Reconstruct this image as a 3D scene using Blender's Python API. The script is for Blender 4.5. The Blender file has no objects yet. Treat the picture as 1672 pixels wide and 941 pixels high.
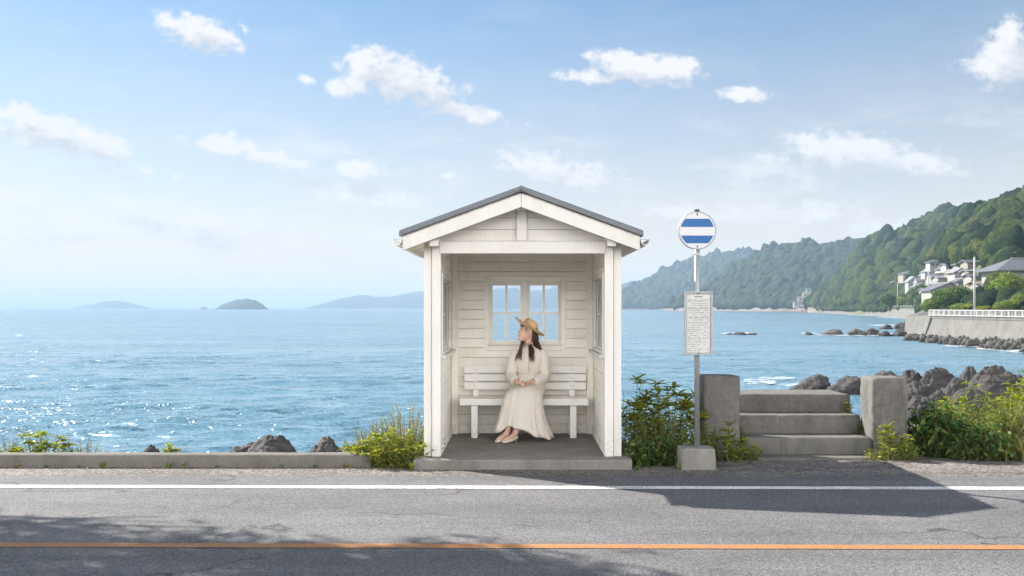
import bpy, math, random
import numpy as np
from mathutils import Vector, Matrix, Quaternion, noise as mn

random.seed(7)
RNG = np.random.default_rng(11)
SC = bpy.context.scene
COL = SC.collection
R = math.radians

# ------------------------------------------------------------------ camera constants (surveying the place)
H = 1.522          # eye height above the road
F, CX, CY = 1700.0, 850.0, 503.0
def P(px, py, d):  # direction seen in the photograph + distance -> a point in the world
    return Vector(((px - CX) / F * d, d, H - (py - CY) / F * d))
SEA = -3.5
def sea_d(py): return (H - SEA) * F / (py - CY)

# ------------------------------------------------------------------ object helpers
def tag(o, label=None, cat=None, group=None, kind=None):
    if label: o['label'] = label
    if cat: o['category'] = cat
    if group: o['group'] = group
    if kind: o['kind'] = kind
    return o

def thing(name, label, cat, loc=(0, 0, 0), group=None):
    o = bpy.data.objects.new(name, None)
    o.empty_display_size = 0.2
    COL.objects.link(o)
    o.location = loc
    return tag(o, label, cat, group)

def base_of(o):
    v = Vector((0, 0, 0))
    while o is not None:
        v += Vector(o.location)
        o = o.parent
    return v

def link_mesh(name, me, mat, parent=None, smooth=False, bevel=0.0, loc=None):
    for m in (mat if isinstance(mat, (list, tuple)) else [mat]):
        me.materials.append(m)
    if smooth:
        me.polygons.foreach_set('use_smooth', np.ones(len(me.polygons), dtype=bool))
    o = bpy.data.objects.new(name, me)
    COL.objects.link(o)
    if parent: o.parent = parent
    if loc is not None: o.location = loc
    if bevel:
        b = o.modifiers.new('Bevel', 'BEVEL'); b.width = bevel; b.segments = 2
        b.limit_method = 'ANGLE'; b.angle_limit = R(35)
    me.update()
    return o

class MB:
    """collects shapes in world coordinates; build() links them as ONE mesh object"""
    def __init__(s): s.v = []; s.f = []; s.m = []
    def add(s, vs, fs, mi=0):
        k = len(s.v); s.v += [tuple(q) for q in vs]
        s.f += [tuple(i + k for i in f) for f in fs]; s.m += [mi] * len(fs)
        return s
    def box(s, x0, x1, y0, y1, z0, z1, M=None, mi=0):
        vs = [Vector((x, y, z)) for z in (z0, z1) for y in (y0, y1) for x in (x0, x1)]
        if M is not None: vs = [M @ q for q in vs]
        return s.add(vs, [(0, 2, 3, 1), (4, 5, 7, 6), (0, 1, 5, 4), (2, 6, 7, 3), (0, 4, 6, 2), (1, 3, 7, 5)], mi)
    def prism(s, poly, y0, y1, mi=0):      # polygon (x, z) extruded along y
        n = len(poly)
        vs = [(x, y0, z) for x, z in poly] + [(x, y1, z) for x, z in poly]
        fs = [tuple(range(n)), tuple(range(2 * n - 1, n - 1, -1))]
        fs += [(i, i + n, (i + 1) % n + n, (i + 1) % n) for i in range(n)]
        return s.add(vs, fs, mi)
    def loft(s, rings, cap=True, mi=0):
        n = len(rings[0]); vs = [q for r in rings for q in r]; fs = []
        for a in range(len(rings) - 1):
            for i in range(n):
                j = (i + 1) % n
                fs.append((a * n + i, a * n + j, (a + 1) * n + j, (a + 1) * n + i))
        if cap:
            fs.append(tuple(range(n - 1, -1, -1)))
            fs.append(tuple((len(rings) - 1) * n + i for i in range(n)))
        return s.add(vs, fs, mi)
    def tube(s, pts, rad, n=8, cap=True, mi=0, flat=1.0):
        pts = [Vector(p) for p in pts]
        if not hasattr(rad, '__len__'): rad = [rad] * len(pts)
        rings = []; ref = None
        for i, p in enumerate(pts):
            t = (pts[min(i + 1, len(pts) - 1)] - pts[max(i - 1, 0)]).normalized()
            if ref is None:
                ref = t.cross(Vector((0, 0, 1)) if abs(t.z) < .9 else Vector((1, 0, 0))).normalized()
            ref = (ref - t * ref.dot(t)).normalized()
            b = t.cross(ref)
            rings.append([p + (ref * math.cos(a) + b * math.sin(a) * flat) * rad[i]
                          for a in (2 * math.pi * k / n for k in range(n))])
        return s.loft(rings, cap, mi)
    def lathe(s, c, prof, n=24, axis=None, mi=0):   # prof [(r, h)] about axis from c
        q = Vector((0, 0, 1)).rotation_difference(Vector(axis)) if axis is not None else Quaternion()
        rings = [[Vector(c) + q @ Vector((r * math.cos(a), r * math.sin(a), h))
                  for a in (2 * math.pi * k / n for k in range(n))] for r, h in prof]
        return s.loft(rings, True, mi)
    def build(s, name, mat, parent=None, smooth=False, bevel=0.0):
        b = base_of(parent) if parent else Vector((0, 0, 0))
        me = bpy.data.meshes.new(name)
        me.from_pydata([(x - b.x, y - b.y, z - b.z) for x, y, z in s.v], [], s.f)
        if any(s.m): me.polygons.foreach_set('material_index', s.m)
        return link_mesh(name, me, mat, parent, smooth, bevel)

def np_mesh(name, verts, faces_flat, sizes, mat, parent=None, smooth=True):
    """fast mesh from arrays; faces_flat = loop vertex indices, sizes = verts per face (int or array)"""
    me = bpy.data.meshes.new(name)
    nf = len(faces_flat) // sizes if isinstance(sizes, int) else len(sizes)
    me.vertices.add(len(verts)); me.vertices.foreach_set('co', np.ascontiguousarray(verts, dtype=np.float32).ravel())
    me.loops.add(len(faces_flat)); me.loops.foreach_set('vertex_index', np.ascontiguousarray(faces_flat, dtype=np.int32))
    me.polygons.add(nf)
    if isinstance(sizes, int):
        st = np.arange(nf, dtype=np.int32) * sizes
    else:
        st = np.concatenate([[0], np.cumsum(sizes)[:-1]]).astype(np.int32)
    me.polygons.foreach_set('loop_start', st)
    me.update(calc_edges=True); me.validate()
    return link_mesh(name, me, mat, parent, smooth)

def grid_mesh(name, X, Y, Z, mat, parent=None, smooth=True):
    r, c = X.shape
    v = np.stack([X, Y, Z], -1).reshape(-1, 3)
    i = np.arange(r * c).reshape(r, c)
    q = np.stack([i[:-1, :-1], i[:-1, 1:], i[1:, 1:], i[1:, :-1]], -1).reshape(-1)
    return np_mesh(name, v, q, 4, mat, parent, smooth)

# ------------------------------------------------------------------ numpy noise
def _hash(ix, iy, s):
    h = (ix.astype(np.int64) * 374761393 + iy.astype(np.int64) * 668265263 + s * 1442695) & 0x7fffffff
    h = ((h ^ (h >> 13)) * 1274126177) & 0x7fffffff
    return ((h ^ (h >> 16)) & 0xffff) / 65535.0
def vnoise(x, y, s=0):
    x = np.asarray(x, float); y = np.asarray(y, float)
    ix = np.floor(x); iy = np.floor(y); fx = x - ix; fy = y - iy
    fx = fx * fx * (3 - 2 * fx); fy = fy * fy * (3 - 2 * fy)
    a = _hash(ix, iy, s); b = _hash(ix + 1, iy, s); c = _hash(ix, iy + 1, s); d = _hash(ix + 1, iy + 1, s)
    return (a * (1 - fx) + b * fx) * (1 - fy) + (c * (1 - fx) + d * fx) * fy
def fbm(x, y, s=0, o=4):
    t = 0; a = .5
    for k in range(o):
        t = t + a * vnoise(x * 2 ** k, y * 2 ** k, s + k * 7); a *= .5
    return t

# ------------------------------------------------------------------ material helpers
class NT:
    def __init__(s, tree): s.t = tree; s.n = tree.nodes; s.l = tree.links
    def new(s, typ, **kw):
        n = s.n.new(typ)
        for k, v in kw.items():
            if k.startswith('i_'):
                key = k[2:]; key = int(key) if key.isdigit() else key.replace('_', ' ')
                n.inputs[key].default_value = v
            else: setattr(n, k, v)
        return n
    def link(s, a, b): s.l.new(a, b)
    def val(s, x, sock):
        if isinstance(x, (int, float)): sock.default_value = x
        elif isinstance(x, (tuple, list)): sock.default_value = x
        else: s.link(x, sock)
    def math(s, op, a, b=None, c=None, clamp=False):
        n = s.n.new('ShaderNodeMath'); n.operation = op; n.use_clamp = clamp
        s.val(a, n.inputs[0])
        if b is not None: s.val(b, n.inputs[1])
        if c is not None: s.val(c, n.inputs[2])
        return n.outputs[0]
    def vmath(s, op, a, b=None):
        n = s.n.new('ShaderNodeVectorMath'); n.operation = op
        s.val(a, n.inputs[0])
        if b is not None: s.val(b, n.inputs[1])
        return n.outputs['Value'] if op in ('LENGTH', 'DOT_PRODUCT') else n.outputs[0]
    def mapr(s, x, a, b, c=0, d=1, smooth=False):
        n = s.n.new('ShaderNodeMapRange'); n.clamp = True
        if smooth: n.interpolation_type = 'SMOOTHSTEP'
        s.val(x, n.inputs[0])
        for i, v in enumerate((a, b, c, d)): s.val(v, n.inputs[i + 1])
        return n.outputs[0]
    def mix(s, f, a, b, blend='MIX'):
        n = s.n.new('ShaderNodeMix'); n.data_type = 'RGBA'; n.blend_type = blend
        s.val(f, n.inputs[0]); s.val(c4(a), n.inputs[6]); s.val(c4(b), n.inputs[7])
        return n.outputs[2]
    def noise(s, vec, scale, detail=4, rough=.55, dist=0):
        n = s.n.new('ShaderNodeTexNoise'); n.noise_dimensions = '3D'
        if vec is not None: s.link(vec, n.inputs['Vector'])
        n.inputs['Scale'].default_value = scale; n.inputs['Detail'].default_value = detail
        n.inputs['Roughness'].default_value = rough; n.inputs['Distortion'].default_value = dist
        return n.outputs[0]
    def vor(s, vec, scale, feature='F1', rnd=1.0):
        n = s.n.new('ShaderNodeTexVoronoi'); n.feature = feature
        if vec is not None: s.link(vec, n.inputs['Vector'])
        n.inputs['Scale'].default_value = scale; n.inputs['Randomness'].default_value = rnd
        return n
    def mapping(s, vec, loc=(0, 0, 0), rot=(0, 0, 0), scale=(1, 1, 1), typ='POINT'):
        n = s.n.new('ShaderNodeMapping'); n.vector_type = typ
        s.link(vec, n.inputs[0])
        n.inputs[1].default_value = loc; n.inputs[2].default_value = rot; n.inputs[3].default_value = scale
        return n.outputs[0]
    def bump(s, h, strength=.3, dist=.01, normal=None):
        n = s.n.new('ShaderNodeBump'); n.inputs['Strength'].default_value = strength
        n.inputs['Distance'].default_value = dist; s.link(h, n.inputs['Height'])
        if normal is not None: s.link(normal, n.inputs['Normal'])
        return n.outputs[0]

def c4(c):
    if isinstance(c, (tuple, list)) and len(c) == 3: return (*c, 1.0)
    return c

def material(name, fn):
    m = bpy.data.materials.new(name); m.use_nodes = True
    nt = NT(m.node_tree); nt.n.clear()
    out = nt.new('ShaderNodeOutputMaterial')
    coord = nt.new('ShaderNodeNewGeometry').outputs['Position']
    fn(nt, out, coord)
    return m

def pbr(nt, out, color, rough=.6, normal=None, spec=.5, metallic=0.0):
    b = nt.new('ShaderNodeBsdfPrincipled')
    nt.val(c4(color), b.inputs['Base Color']); nt.val(rough, b.inputs['Roughness'])
    b.inputs['Specular IOR Level'].default_value = spec; b.inputs['Metallic'].default_value = metallic
    if normal is not None: nt.link(normal, b.inputs['Normal'])
    nt.link(b.outputs[0], out.inputs[0])
    return b

def island(nt): return nt.new('ShaderNodeNewGeometry').outputs['Random Per Island']

# ------------------------------------------------------------------ materials
def m_paint(base=(.70, .68, .645), wear=.6):
    def fn(nt, out, p):
        ri = island(nt)
        tone = nt.mapr(ri, 0, 1, .93, 1.03)
        sh = nt.new('ShaderNodeCombineXYZ'); nt.link(nt.math('MULTIPLY', ri, 37.0), sh.inputs[0])
        q = nt.vmath('ADD', p, sh.outputs[0])
        stain = nt.noise(nt.mapping(q, scale=(2.2, 2.2, .8)), 1.6, 6, .62)
        grain = nt.noise(nt.mapping(q, scale=(9, 9, 3)), 12, 4, .6)
        speck = nt.noise(q, 55, 3, .6)
        streak = nt.noise(nt.mapping(q, scale=(16, 16, .9)), 1.5, 5, .6)
        sz = nt.new('ShaderNodeSeparateXYZ'); nt.link(p, sz.inputs[0])
        foot = nt.math('MULTIPLY', nt.mapr(sz.outputs[2], .10, .42, 1, 0), nt.mapr(grain, .38, .62))
        c = nt.mix(nt.mapr(stain, .48, .75, 0, .38 * wear * 2), base, (base[0] * .78, base[1] * .75, base[2] * .69))
        c = nt.mix(nt.mapr(grain, .55, .8, 0, .22 * wear * 2), c, (base[0] * .7, base[1] * .67, base[2] * .6))
        c = nt.mix(nt.mapr(streak, .56, .76, 0, .28 * wear * 2), c, (base[0] * .66, base[1] * .62, base[2] * .54))
        c = nt.mix(nt.math('MULTIPLY', foot, .5), c, (.36, .33, .28))
        chip = nt.math('MULTIPLY', nt.mapr(speck, .66, .70), nt.mapr(stain, .48, .58))
        c = nt.mix(nt.math('MULTIPLY', chip, .75 * wear * 2), c, (.33, .28, .22))
        c = nt.mix(1.0, c, tone, 'MULTIPLY')
        pbr(nt, out, c, .62, nt.bump(grain, .18, .004), .35)
    return material('white_paint', fn)

def m_concrete(name, base, scale=1.0, stainc=.5, speck=.5, bump=.5):
    def fn(nt, out, p):
        big = nt.noise(nt.mapping(p, scale=(1, 1, .6)), 2.3 * scale, 6, .62, .4)
        mid = nt.noise(p, 13 * scale, 5, .62)
        fine = nt.noise(p, 130 * scale, 3, .65)
        pits = nt.vor(p, 42 * scale).outputs['Distance']
        dk = tuple(k * .66 for k in base); lt = tuple(k * 1.28 for k in base)
        c = nt.mix(nt.mapr(big, .36, .66), dk, base)
        c = nt.mix(nt.mapr(mid, .5, .72, 0, .5), c, lt)
        c = nt.mix(nt.mapr(mid, .34, .46, .6 * stainc, 0), c, tuple(k * .45 for k in base))
        c = nt.mix(nt.mapr(fine, .54, .70, 0, speck), c, tuple(k * 1.5 for k in base))
        c = nt.mix(nt.mapr(fine, .32, .42, speck * .9, 0), c, tuple(k * .4 for k in base))
        drip = nt.noise(nt.mapping(p, scale=(7 * scale, 7 * scale, .7 * scale)), 1.0, 5, .62)
        c = nt.mix(nt.mapr(drip, .52, .70, 0, .55 * stainc), c, tuple(k * .42 for k in base))
        zs = nt.new('ShaderNodeSeparateXYZ'); nt.link(p, zs.inputs[0])
        moss = nt.math('MULTIPLY', nt.mapr(zs.outputs[2], .0, .30, 1, 0), nt.mapr(mid, .42, .62))
        c = nt.mix(nt.math('MULTIPLY', moss, .45 * stainc), c, (.055, .060, .030))
        c = nt.mix(nt.math('MULTIPLY', nt.mapr(pits, .05, .12, .75, 0), nt.mapr(mid, .5, .56)), c, tuple(k * .25 for k in base))
        h = nt.math('ADD', nt.math('MULTIPLY', mid, .6), nt.math('MULTIPLY', fine, .4))
        pbr(nt, out, c, .9, nt.bump(h, bump, .012), .25)
    return material(name, fn)

def m_asphalt(name, base, agg=.5, patch=.35, coarse=1.0):
    def fn(nt, out, p):
        pz = nt.mapping(p, scale=(1, 1, 0))
        big = nt.noise(pz, .55, 5, .6, .3)
        mid = nt.noise(nt.mapping(pz, scale=(.35, 1.6, 1)), 2.2, 5, .6)
        v = nt.vor(pz, 95 / coarse)
        v2 = nt.vor(pz, 210 / coarse)
        cr = nt.new('ShaderNodeSeparateColor'); nt.link(v.outputs['Color'], cr.inputs[0])
        cr2 = nt.new('ShaderNodeSeparateColor'); nt.link(v2.outputs['Color'], cr2.inputs[0])
        lum = nt.math('ADD', nt.math('MULTIPLY', cr.outputs[0], .6), nt.math('MULTIPLY', cr2.outputs[1], .4))
        tone = nt.mapr(nt.math('POWER', lum, 1.6), 0, 1, 1 - agg, 1 + agg * 1.7)
        tone2 = nt.math('MULTIPLY', nt.mapr(big, .3, .7, 1 - patch * .5, 1 + patch * .4), nt.mapr(mid, .3, .7, 1 - patch * .3, 1 + patch * .3))
        ys = nt.new('ShaderNodeSeparateXYZ'); nt.link(p, ys.inputs[0])
        trk = nt.math('SINE', nt.math('MULTIPLY', ys.outputs[1], 4.2)); trk = nt.math('MULTIPLY', nt.mapr(trk, .2, 1, 0, .13), nt.mapr(big, .3, .6, .4, 1))
        tone2 = nt.math('MULTIPLY', tone2, nt.math('SUBTRACT', 1.04, trk))
        c = nt.mix(1.0, base, nt.math('MULTIPLY', tone, tone2), 'MULTIPLY')
        stain = nt.noise(pz, 4.5, 6, .65)
        c = nt.mix(nt.mapr(stain, .62, .74, 0, .3), c, tuple(k * .45 for k in base))
        # hairline cracks
        wob = nt.vmath('ADD', pz, nt.vmath('SCALE', nt.new('ShaderNodeTexNoise', i_Scale=1.7, i_Detail=4.0).outputs['Color']))
        ck = nt.vor(nt.vmath('ADD', nt.mapping(pz, scale=(.16, .35, 1)), nt.vmath('MULTIPLY', _ncol(nt, pz, 1.3), (.5, .5, 0))), 1.0, 'DISTANCE_TO_EDGE').outputs['Distance']
        crk = nt.math('MULTIPLY', nt.mapr(ck, 0, .009, 1, 0), nt.mapr(big, .42, .52))
        c = nt.mix(nt.math('MULTIPLY', crk, .75), c, (.02, .02, .02))
        h = nt.math('SUBTRACT', nt.math('MULTIPLY', cr.outputs[1], .7), v.outputs['Distance'])
        pbr(nt, out, c, .85, nt.bump(h, .55, .006), .3)
    return material(name, fn)
def _ncol(nt, p, scale):
    n = nt.new('ShaderNodeTexNoise', i_Scale=scale, i_Detail=4.0); nt.link(p, n.inputs['Vector']); return n.outputs['Color']

def m_line(name, base, under):
    def fn(nt, out, p):
        pz = nt.mapping(p, scale=(1, 1, 0))
        v = nt.vor(pz, 95)
        cr = nt.new('ShaderNodeSeparateColor'); nt.link(v.outputs['Color'], cr.inputs[0])
        n = nt.noise(pz, 3.5, 6, .65); n2 = nt.noise(pz, 30, 4, .6)
        worn = nt.math('ADD', nt.math('MULTIPLY', cr.outputs[0], .28), nt.math('ADD', nt.math('MULTIPLY', n, .55), nt.math('MULTIPLY', n2, .35)))
        c = nt.mix(nt.mapr(worn, .56, .72, 0, .85), base, under)
        c = nt.mix(nt.mapr(n2, .5, .75, 0, .25), c, tuple(k * .75 for k in base))
        pbr(nt, out, c, .7, nt.bump(cr.outputs[1], .3, .003), .3)
    return material(name, fn)

def m_rock(name, base, strata=1.0, scale=1.0):
    def fn(nt, out, p):
        t = nt.new('ShaderNodeTexCoord').outputs['Object']
        q = nt.mapping(t, rot=(R(24), R(-32), R(15)), scale=(1, 1, 5.0 * strata))
        lay = nt.noise(q, 1.1 * scale, 6, .65, .5)
        mid = nt.noise(t, 3.2 * scale, 6, .65)
        fine = nt.noise(t, 18 * scale, 4, .65)
        c = nt.mix(nt.mapr(lay, .35, .65), tuple(k * .45 for k in base), tuple(k * 1.25 for k in base))
        c = nt.mix(nt.mapr(mid, .52, .72, 0, .6), c, (base[0] * 1.55, base[1] * 1.42, base[2] * 1.25))
        c = nt.mix(nt.mapr(fine, .55, .75, 0, .45), c, tuple(k * .4 for k in base))
        zs = nt.new('ShaderNodeSeparateXYZ'); nt.link(p, zs.inputs[0])
        wet = nt.mapr(nt.math('ADD', zs.outputs[2], nt.math('MULTIPLY', mid, -.8)), -3.75, -3.35, 1, 0)
        c = nt.mix(nt.math('MULTIPLY', wet, .75), c, (.022, .021, .017))
        h = nt.math('ADD', nt.math('MULTIPLY', lay, .6), nt.math('ADD', nt.math('MULTIPLY', mid, .5), nt.math('MULTIPLY', fine, .2)))
        pbr(nt, out, c, .8, nt.bump(h, .8, .16 / scale), .3)
    return material(name, fn)

def m_leaf(name, cols, trans=.35, rough=.55, spec=.3):
    def fn(nt, out, p):
        r = island(nt)
        cr = nt.new('ShaderNodeValToRGB'); nt.link(r, cr.inputs[0])
        e = cr.color_ramp.elements
        while len(e) < len(cols): e.new(.5)
        for i, c in enumerate(cols):
            e[i].position = i / (len(cols) - 1); e[i].color = c4(c)
        n = nt.noise(p, 28, 3, .6)
        c = nt.mix(nt.mapr(n, .35, .7, 0, .35), cr.outputs[0], nt.mix(1.0, cr.outputs[0], (.55, .6, .45, 1), 'MULTIPLY'))
        b = nt.new('ShaderNodeBsdfPrincipled'); nt.link(c, b.inputs['Base Color'])
        b.inputs['Roughness'].default_value = rough; b.inputs['Specular IOR Level'].default_value = spec
        tr = nt.new('ShaderNodeBsdfTranslucent'); nt.link(nt.mix(1.0, c, (1.25, 1.4, .7, 1), 'MULTIPLY'), tr.inputs[0])
        mx = nt.new('ShaderNodeMixShader'); mx.inputs[0].default_value = trans
        nt.link(b.outputs[0], mx.inputs[1]); nt.link(tr.outputs[0], mx.inputs[2]); nt.link(mx.outputs[0], out.inputs[0])
    return material(name, fn)

def m_plain(name, base, rough=.6, var=.15, scale=20, bump=.1, metallic=0.0, spec=.4):
    def fn(nt, out, p):
        n = nt.noise(p, scale, 5, .6)
        n2 = nt.noise(p, scale * 5, 3, .6)
        c = nt.mix(nt.mapr(n, .3, .7), tuple(k * (1 - var) for k in base), tuple(k * (1 + var) for k in base))
        c = nt.mix(nt.mapr(n2, .56, .74, 0, var * 1.3), c, tuple(k * .5 for k in base))
        pbr(nt, out, c, nt.mapr(n, .3, .7, rough * .85, min(1, rough * 1.15)), nt.bump(n2, bump, .003), spec, metallic)
    return material(name, fn)

def m_forest(name, cols, FS=.8):
    def fn(nt, out, p):
        r = island(nt)
        cr = nt.new('ShaderNodeValToRGB'); nt.link(r, cr.inputs[0])
        e = cr.color_ramp.elements
        while len(e) < len(cols): e.new(.5)
        for i, c in enumerate(cols):
            e[i].position = i / (len(cols) - 1); e[i].color = c4(c)
        n = nt.noise(p, FS, 6, .75); big = nt.noise(p, .02, 3, .6)
        c = nt.mix(nt.mapr(n, .40, .62), nt.mix(1.0, cr.outputs[0], (.30, .36, .32, 1), 'MULTIPLY'), cr.outputs[0])
        c = nt.mix(nt.mapr(big, .4, .65, 0, .5), c, nt.mix(1.0, c, (1.5, 1.25, .7, 1), 'MULTIPLY'))
        pbr(nt, out, c, .8, nt.bump(n, 1.0, 1.6), .1)
    return material(name, fn)

M = {}
M['paint'] = m_paint()
M['paint_inner'] = m_paint((.91, .875, .81), .5)
M['bench_paint'] = m_paint((.90, .89, .87), .4)
M['slab'] = m_concrete('slab_concrete', (.225, .213, .195), 1.4, .5, .7)
M['kerb'] = m_concrete('kerb_concrete', (.175, .162, .146), 1.5, .8, .9)
M['stairs'] = m_concrete('stairs_concrete', (.160, .152, .140), 1.5, .8, .95, .8)
M['block'] = m_concrete('block_concrete', (.25, .24, .225), 1.6, .6, .9)
M['seawall'] = m_concrete('seawall_concrete', (.178, .172, .164), .25, .9, .1, .06)
M['asphalt'] = m_asphalt('asphalt', (.119, .118, .121), .46, .40, 1.1)
M['verge'] = m_asphalt('verge_asphalt', (.140, .127, .116), .75, .5, 1.9)
M['white_line'] = m_line('white_road_paint', (.70, .69, .67), (.2, .19, .19))
M['orange_line'] = m_line('orange_road_paint', (.36, .165, .058), (.18, .12, .08))
M['rock'] = m_rock('dark_rock', (.060, .055, .053))
M['rock_far'] = m_rock('shore_rock', (.085, .078, .070), 1.0, .5)
M['roof'] = m_plain('roof_metal', (.13, .145, .165), .45, .12, 6, .05, 0, .5)
M['steel'] = m_plain('galvanised_steel', (.35, .36, .37), .45, .22, 40, .08, .55)
M['sign_white'] = m_plain('sign_white', (.60, .61, .62), .4, .05, 15, .02)
M['sign_blue'] = m_plain('sign_blue', (.010, .105, .31), .4, .06, 15, .02)
M['ink'] = m_plain('ink', (.10, .10, .11), .7, .1, 30, .0)
M['paper'] = m_plain('paper', (.56, .555, .54), .6, .05, 9, .03)
M['dark_metal'] = m_plain('dark_metal', (.05, .05, .055), .5, .1, 30)
M['stem'] = m_plain('plant_stem', (.13, .12, .05), .7, .25, 30)
M['bark'] = m_plain('tree_bark', (.12, .09, .065), .9, .35, 9, .6)
M['leaf_dark'] = m_leaf('dark_leaves', [(.022, .058, .018), (.05, .105, .028), (.09, .15, .035), (.17, .21, .05)], .34)
M['leaf_mid'] = m_leaf('green_leaves', [(.06, .125, .022), (.13, .20, .034), (.21, .255, .045), (.31, .31, .07)], .38)
M['leaf_yellow'] = m_leaf('yellow_green_leaves', [(.10, .15, .02), (.18, .22, .028), (.27, .27, .035), (.38, .31, .045)], .40)
M['leaf_olive'] = m_leaf('olive_leaves', [(.10, .115, .04), (.17, .175, .06), (.27, .25, .09), (.38, .33, .15)], .35)
M['leaf_dry'] = m_leaf('dry_leaves', [(.12, .06, .03), (.2, .11, .05), (.25, .2, .08)], .3)
M['forest'] = m_forest('forest_canopy', [(.007, .023, .013), (.016, .043, .018), (.030, .064, .021), (.080, .105, .030), (.042, .064, .024)])
M['forest_far'] = m_forest('far_forest_canopy', [(.010, .030, .020), (.020, .046, .024), (.042, .070, .028)], .35)
M['hill'] = m_plain('hill_ground', (.10, .10, .06), .9, .4, .03, .2)
M['cliff'] = m_rock('cliff_rock', (.20, .165, .135), .5, .06)
M['skin'] = m_plain('skin', (.66, .42, .325), .5, .05, 25, .04)
M['lips'] = m_plain('lips', (.50, .15, .14), .4, .05, 60)
M['eye'] = m_plain('eye', (.03, .02, .018), .2, .05, 60)
M['hair'] = m_plain('hair', (.060, .033, .021), .38, .3, 60, .1)
M['cloth'] = m_plain('cream_cloth', (.75, .69, .62), .85, .05, 30, .25, 0, .2)
M['cloth_band'] = m_plain('cream_band', (.66, .58, .51), .85, .06, 60, .25, 0, .2)
M['button'] = m_plain('button', (.5, .42, .34), .4, .05, 60)
def _straw(nt, out, p):
    t = nt.new('ShaderNodeTexCoord').outputs['Object']
    w = nt.vor(nt.mapping(t, scale=(1, 1, 2.5)), 160).outputs['Distance']; n = nt.noise(t, 30, 4)
    c = nt.mix(nt.mapr(w, .1, .6), (.42, .27, .13), (.74, .52, .29))
    c = nt.mix(nt.mapr(n, .4, .7, 0, .3), c, (.42, .27, .13))
    pbr(nt, out, c, .7, nt.bump(w, .3, .002), .3)
M['straw'] = material('straw', _straw)
M['ribbon'] = m_plain('black_ribbon', (.018, .016, .018), .6, .1, 60)
M['shoe'] = m_plain('shoe_leather', (.70, .64, .56), .4, .05, 40)
M['sole'] = m_plain('shoe_sole', (.25, .18, .12), .6, .1, 40)
M['house_wall'] = m_plain('house_plaster', (.26, .25, .23), .85, .1, .6)
M['house_cream'] = m_plain('house_cream', (.25, .22, .18), .85, .1, .6)
M['house_white'] = m_plain('house_white', (.33, .325, .32), .85, .06, .6)
M['tile_grey'] = m_plain('roof_tile_grey', (.11, .115, .13), .55, .2, 1.2, .3)
M['tile_light'] = m_plain('roof_tile_light', (.21, .215, .235), .55, .15, 1.2, .3)
M['tile_brown'] = m_plain('roof_tile_brown', (.22, .18, .15), .6, .2, 1.2, .3)
M['window_dark'] = m_plain('dark_window', (.05, .055, .06), .15, .1, 2, 0, 0, .6)
M['rail_white'] = m_plain('rail_white', (.50, .50, .49), .5, .04, 3)
M['pole'] = m_plain('pole_concrete', (.36, .35, .34), .8, .1, 2)
def _glass(nt, out, p):
    tr = nt.new('ShaderNodeBsdfTransparent'); tr.inputs[0].default_value = (.97, .98, .985, 1)
    gl = nt.new('ShaderNodeBsdfGlossy'); gl.inputs['Roughness'].default_value = .02
    di = nt.new('ShaderNodeBsdfDiffuse'); di.inputs[0].default_value = (.8, .8, .8, 1)
    fr = nt.new('ShaderNodeFresnel'); fr.inputs[0].default_value = 1.4
    n = nt.noise(p, 9, 4)
    a = nt.new('ShaderNodeMixShader'); nt.link(fr.outputs[0], a.inputs[0]); nt.link(tr.outputs[0], a.inputs[1]); nt.link(gl.outputs[0], a.inputs[2])
    b = nt.new('ShaderNodeMixShader'); nt.link(nt.mapr(n, .3, .7, .03, .09), b.inputs[0]); nt.link(a.outputs[0], b.inputs[1]); nt.link(di.outputs[0], b.inputs[2])
    nt.link(b.outputs[0], out.inputs[0])
M['glass'] = material('window_glass', _glass)
# ================================================================== SKY, SUN, CAMERA
SUNV = Vector((-1.106, 0.83, 1.0)).normalized()
EL = math.asin(SUNV.z); AZ = math.atan2(SUNV.x, SUNV.y)      # azimuth from +Y towards +X
CLOUDS = [ # centre px, centre py, half width, half height, tilt (deg, + = falls to the right), strength
    (325, 52, 92, 32, 20, 1.0), (290, 40, 52, 20, 18, .8), (398, 44, 28, 11, 50, .55),
    (655, 133, 125, 50, 18, 1.15), (620, 108, 80, 36, 12, 1.0), (765, 182, 95, 19, 11, .9), (572, 138, 48, 26, 10, .8),
    (505, 132, 20, 11, 5, .7), (1045, 112, 110, 34, 5, 1.0), (1105, 112, 58, 34, 14, .9), (955, 126, 62, 18, 3, .8), (1000, 92, 60, 20, 0, .8),
    (1218, 155, 46, 15, 0, .85), (1655, 92, 75, 62, -25, 1.15), (1615, 112, 62, 30, 0, 1.0), (1650, 50, 34, 34, 0, .8),
    (70, 212, 125, 42, 12, 1.15), (150, 232, 110, 30, 14, 1.0), (35, 180, 30, 10, 12, .6),
    (370, 238, 85, 25, 9, .95), (455, 258, 75, 15, 10, .75), (590, 275, 56, 20, 8, .7), (610, 320, 92, 20, 4, .62),
    (1385, 250, 130, 46, 2, 1.15), (1500, 268, 112, 26, 3, .95), (1270, 262, 48, 14, 0, .75),
    (905, 278, 115, 36, 6, .72), (950, 295, 95, 24, 3, .6), (1110, 345, 95, 24, 8, .55), (1190, 352, 70, 20, 4, .5), (1345, 348, 82, 26, 3, .6), (1420, 372, 90, 20, 3, .42),
    (15, 322, 55, 22, 10, .6), (195, 328, 48, 14, 5, .5), (120, 362, 95, 20, 4, .45), (330, 355, 120, 24, 3, .45), (240, 276, 28, 9, 10, .5), (430, 378, 130, 18, 2, .35), (285, 288, 16, 7, 0, .4),
    (860, 350, 90, 16, 2, .3), (560, 385, 120, 14, 0, .3), (735, 285, 14, 7, 0, .45)]
SKY_STRENGTH = 0.05
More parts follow.
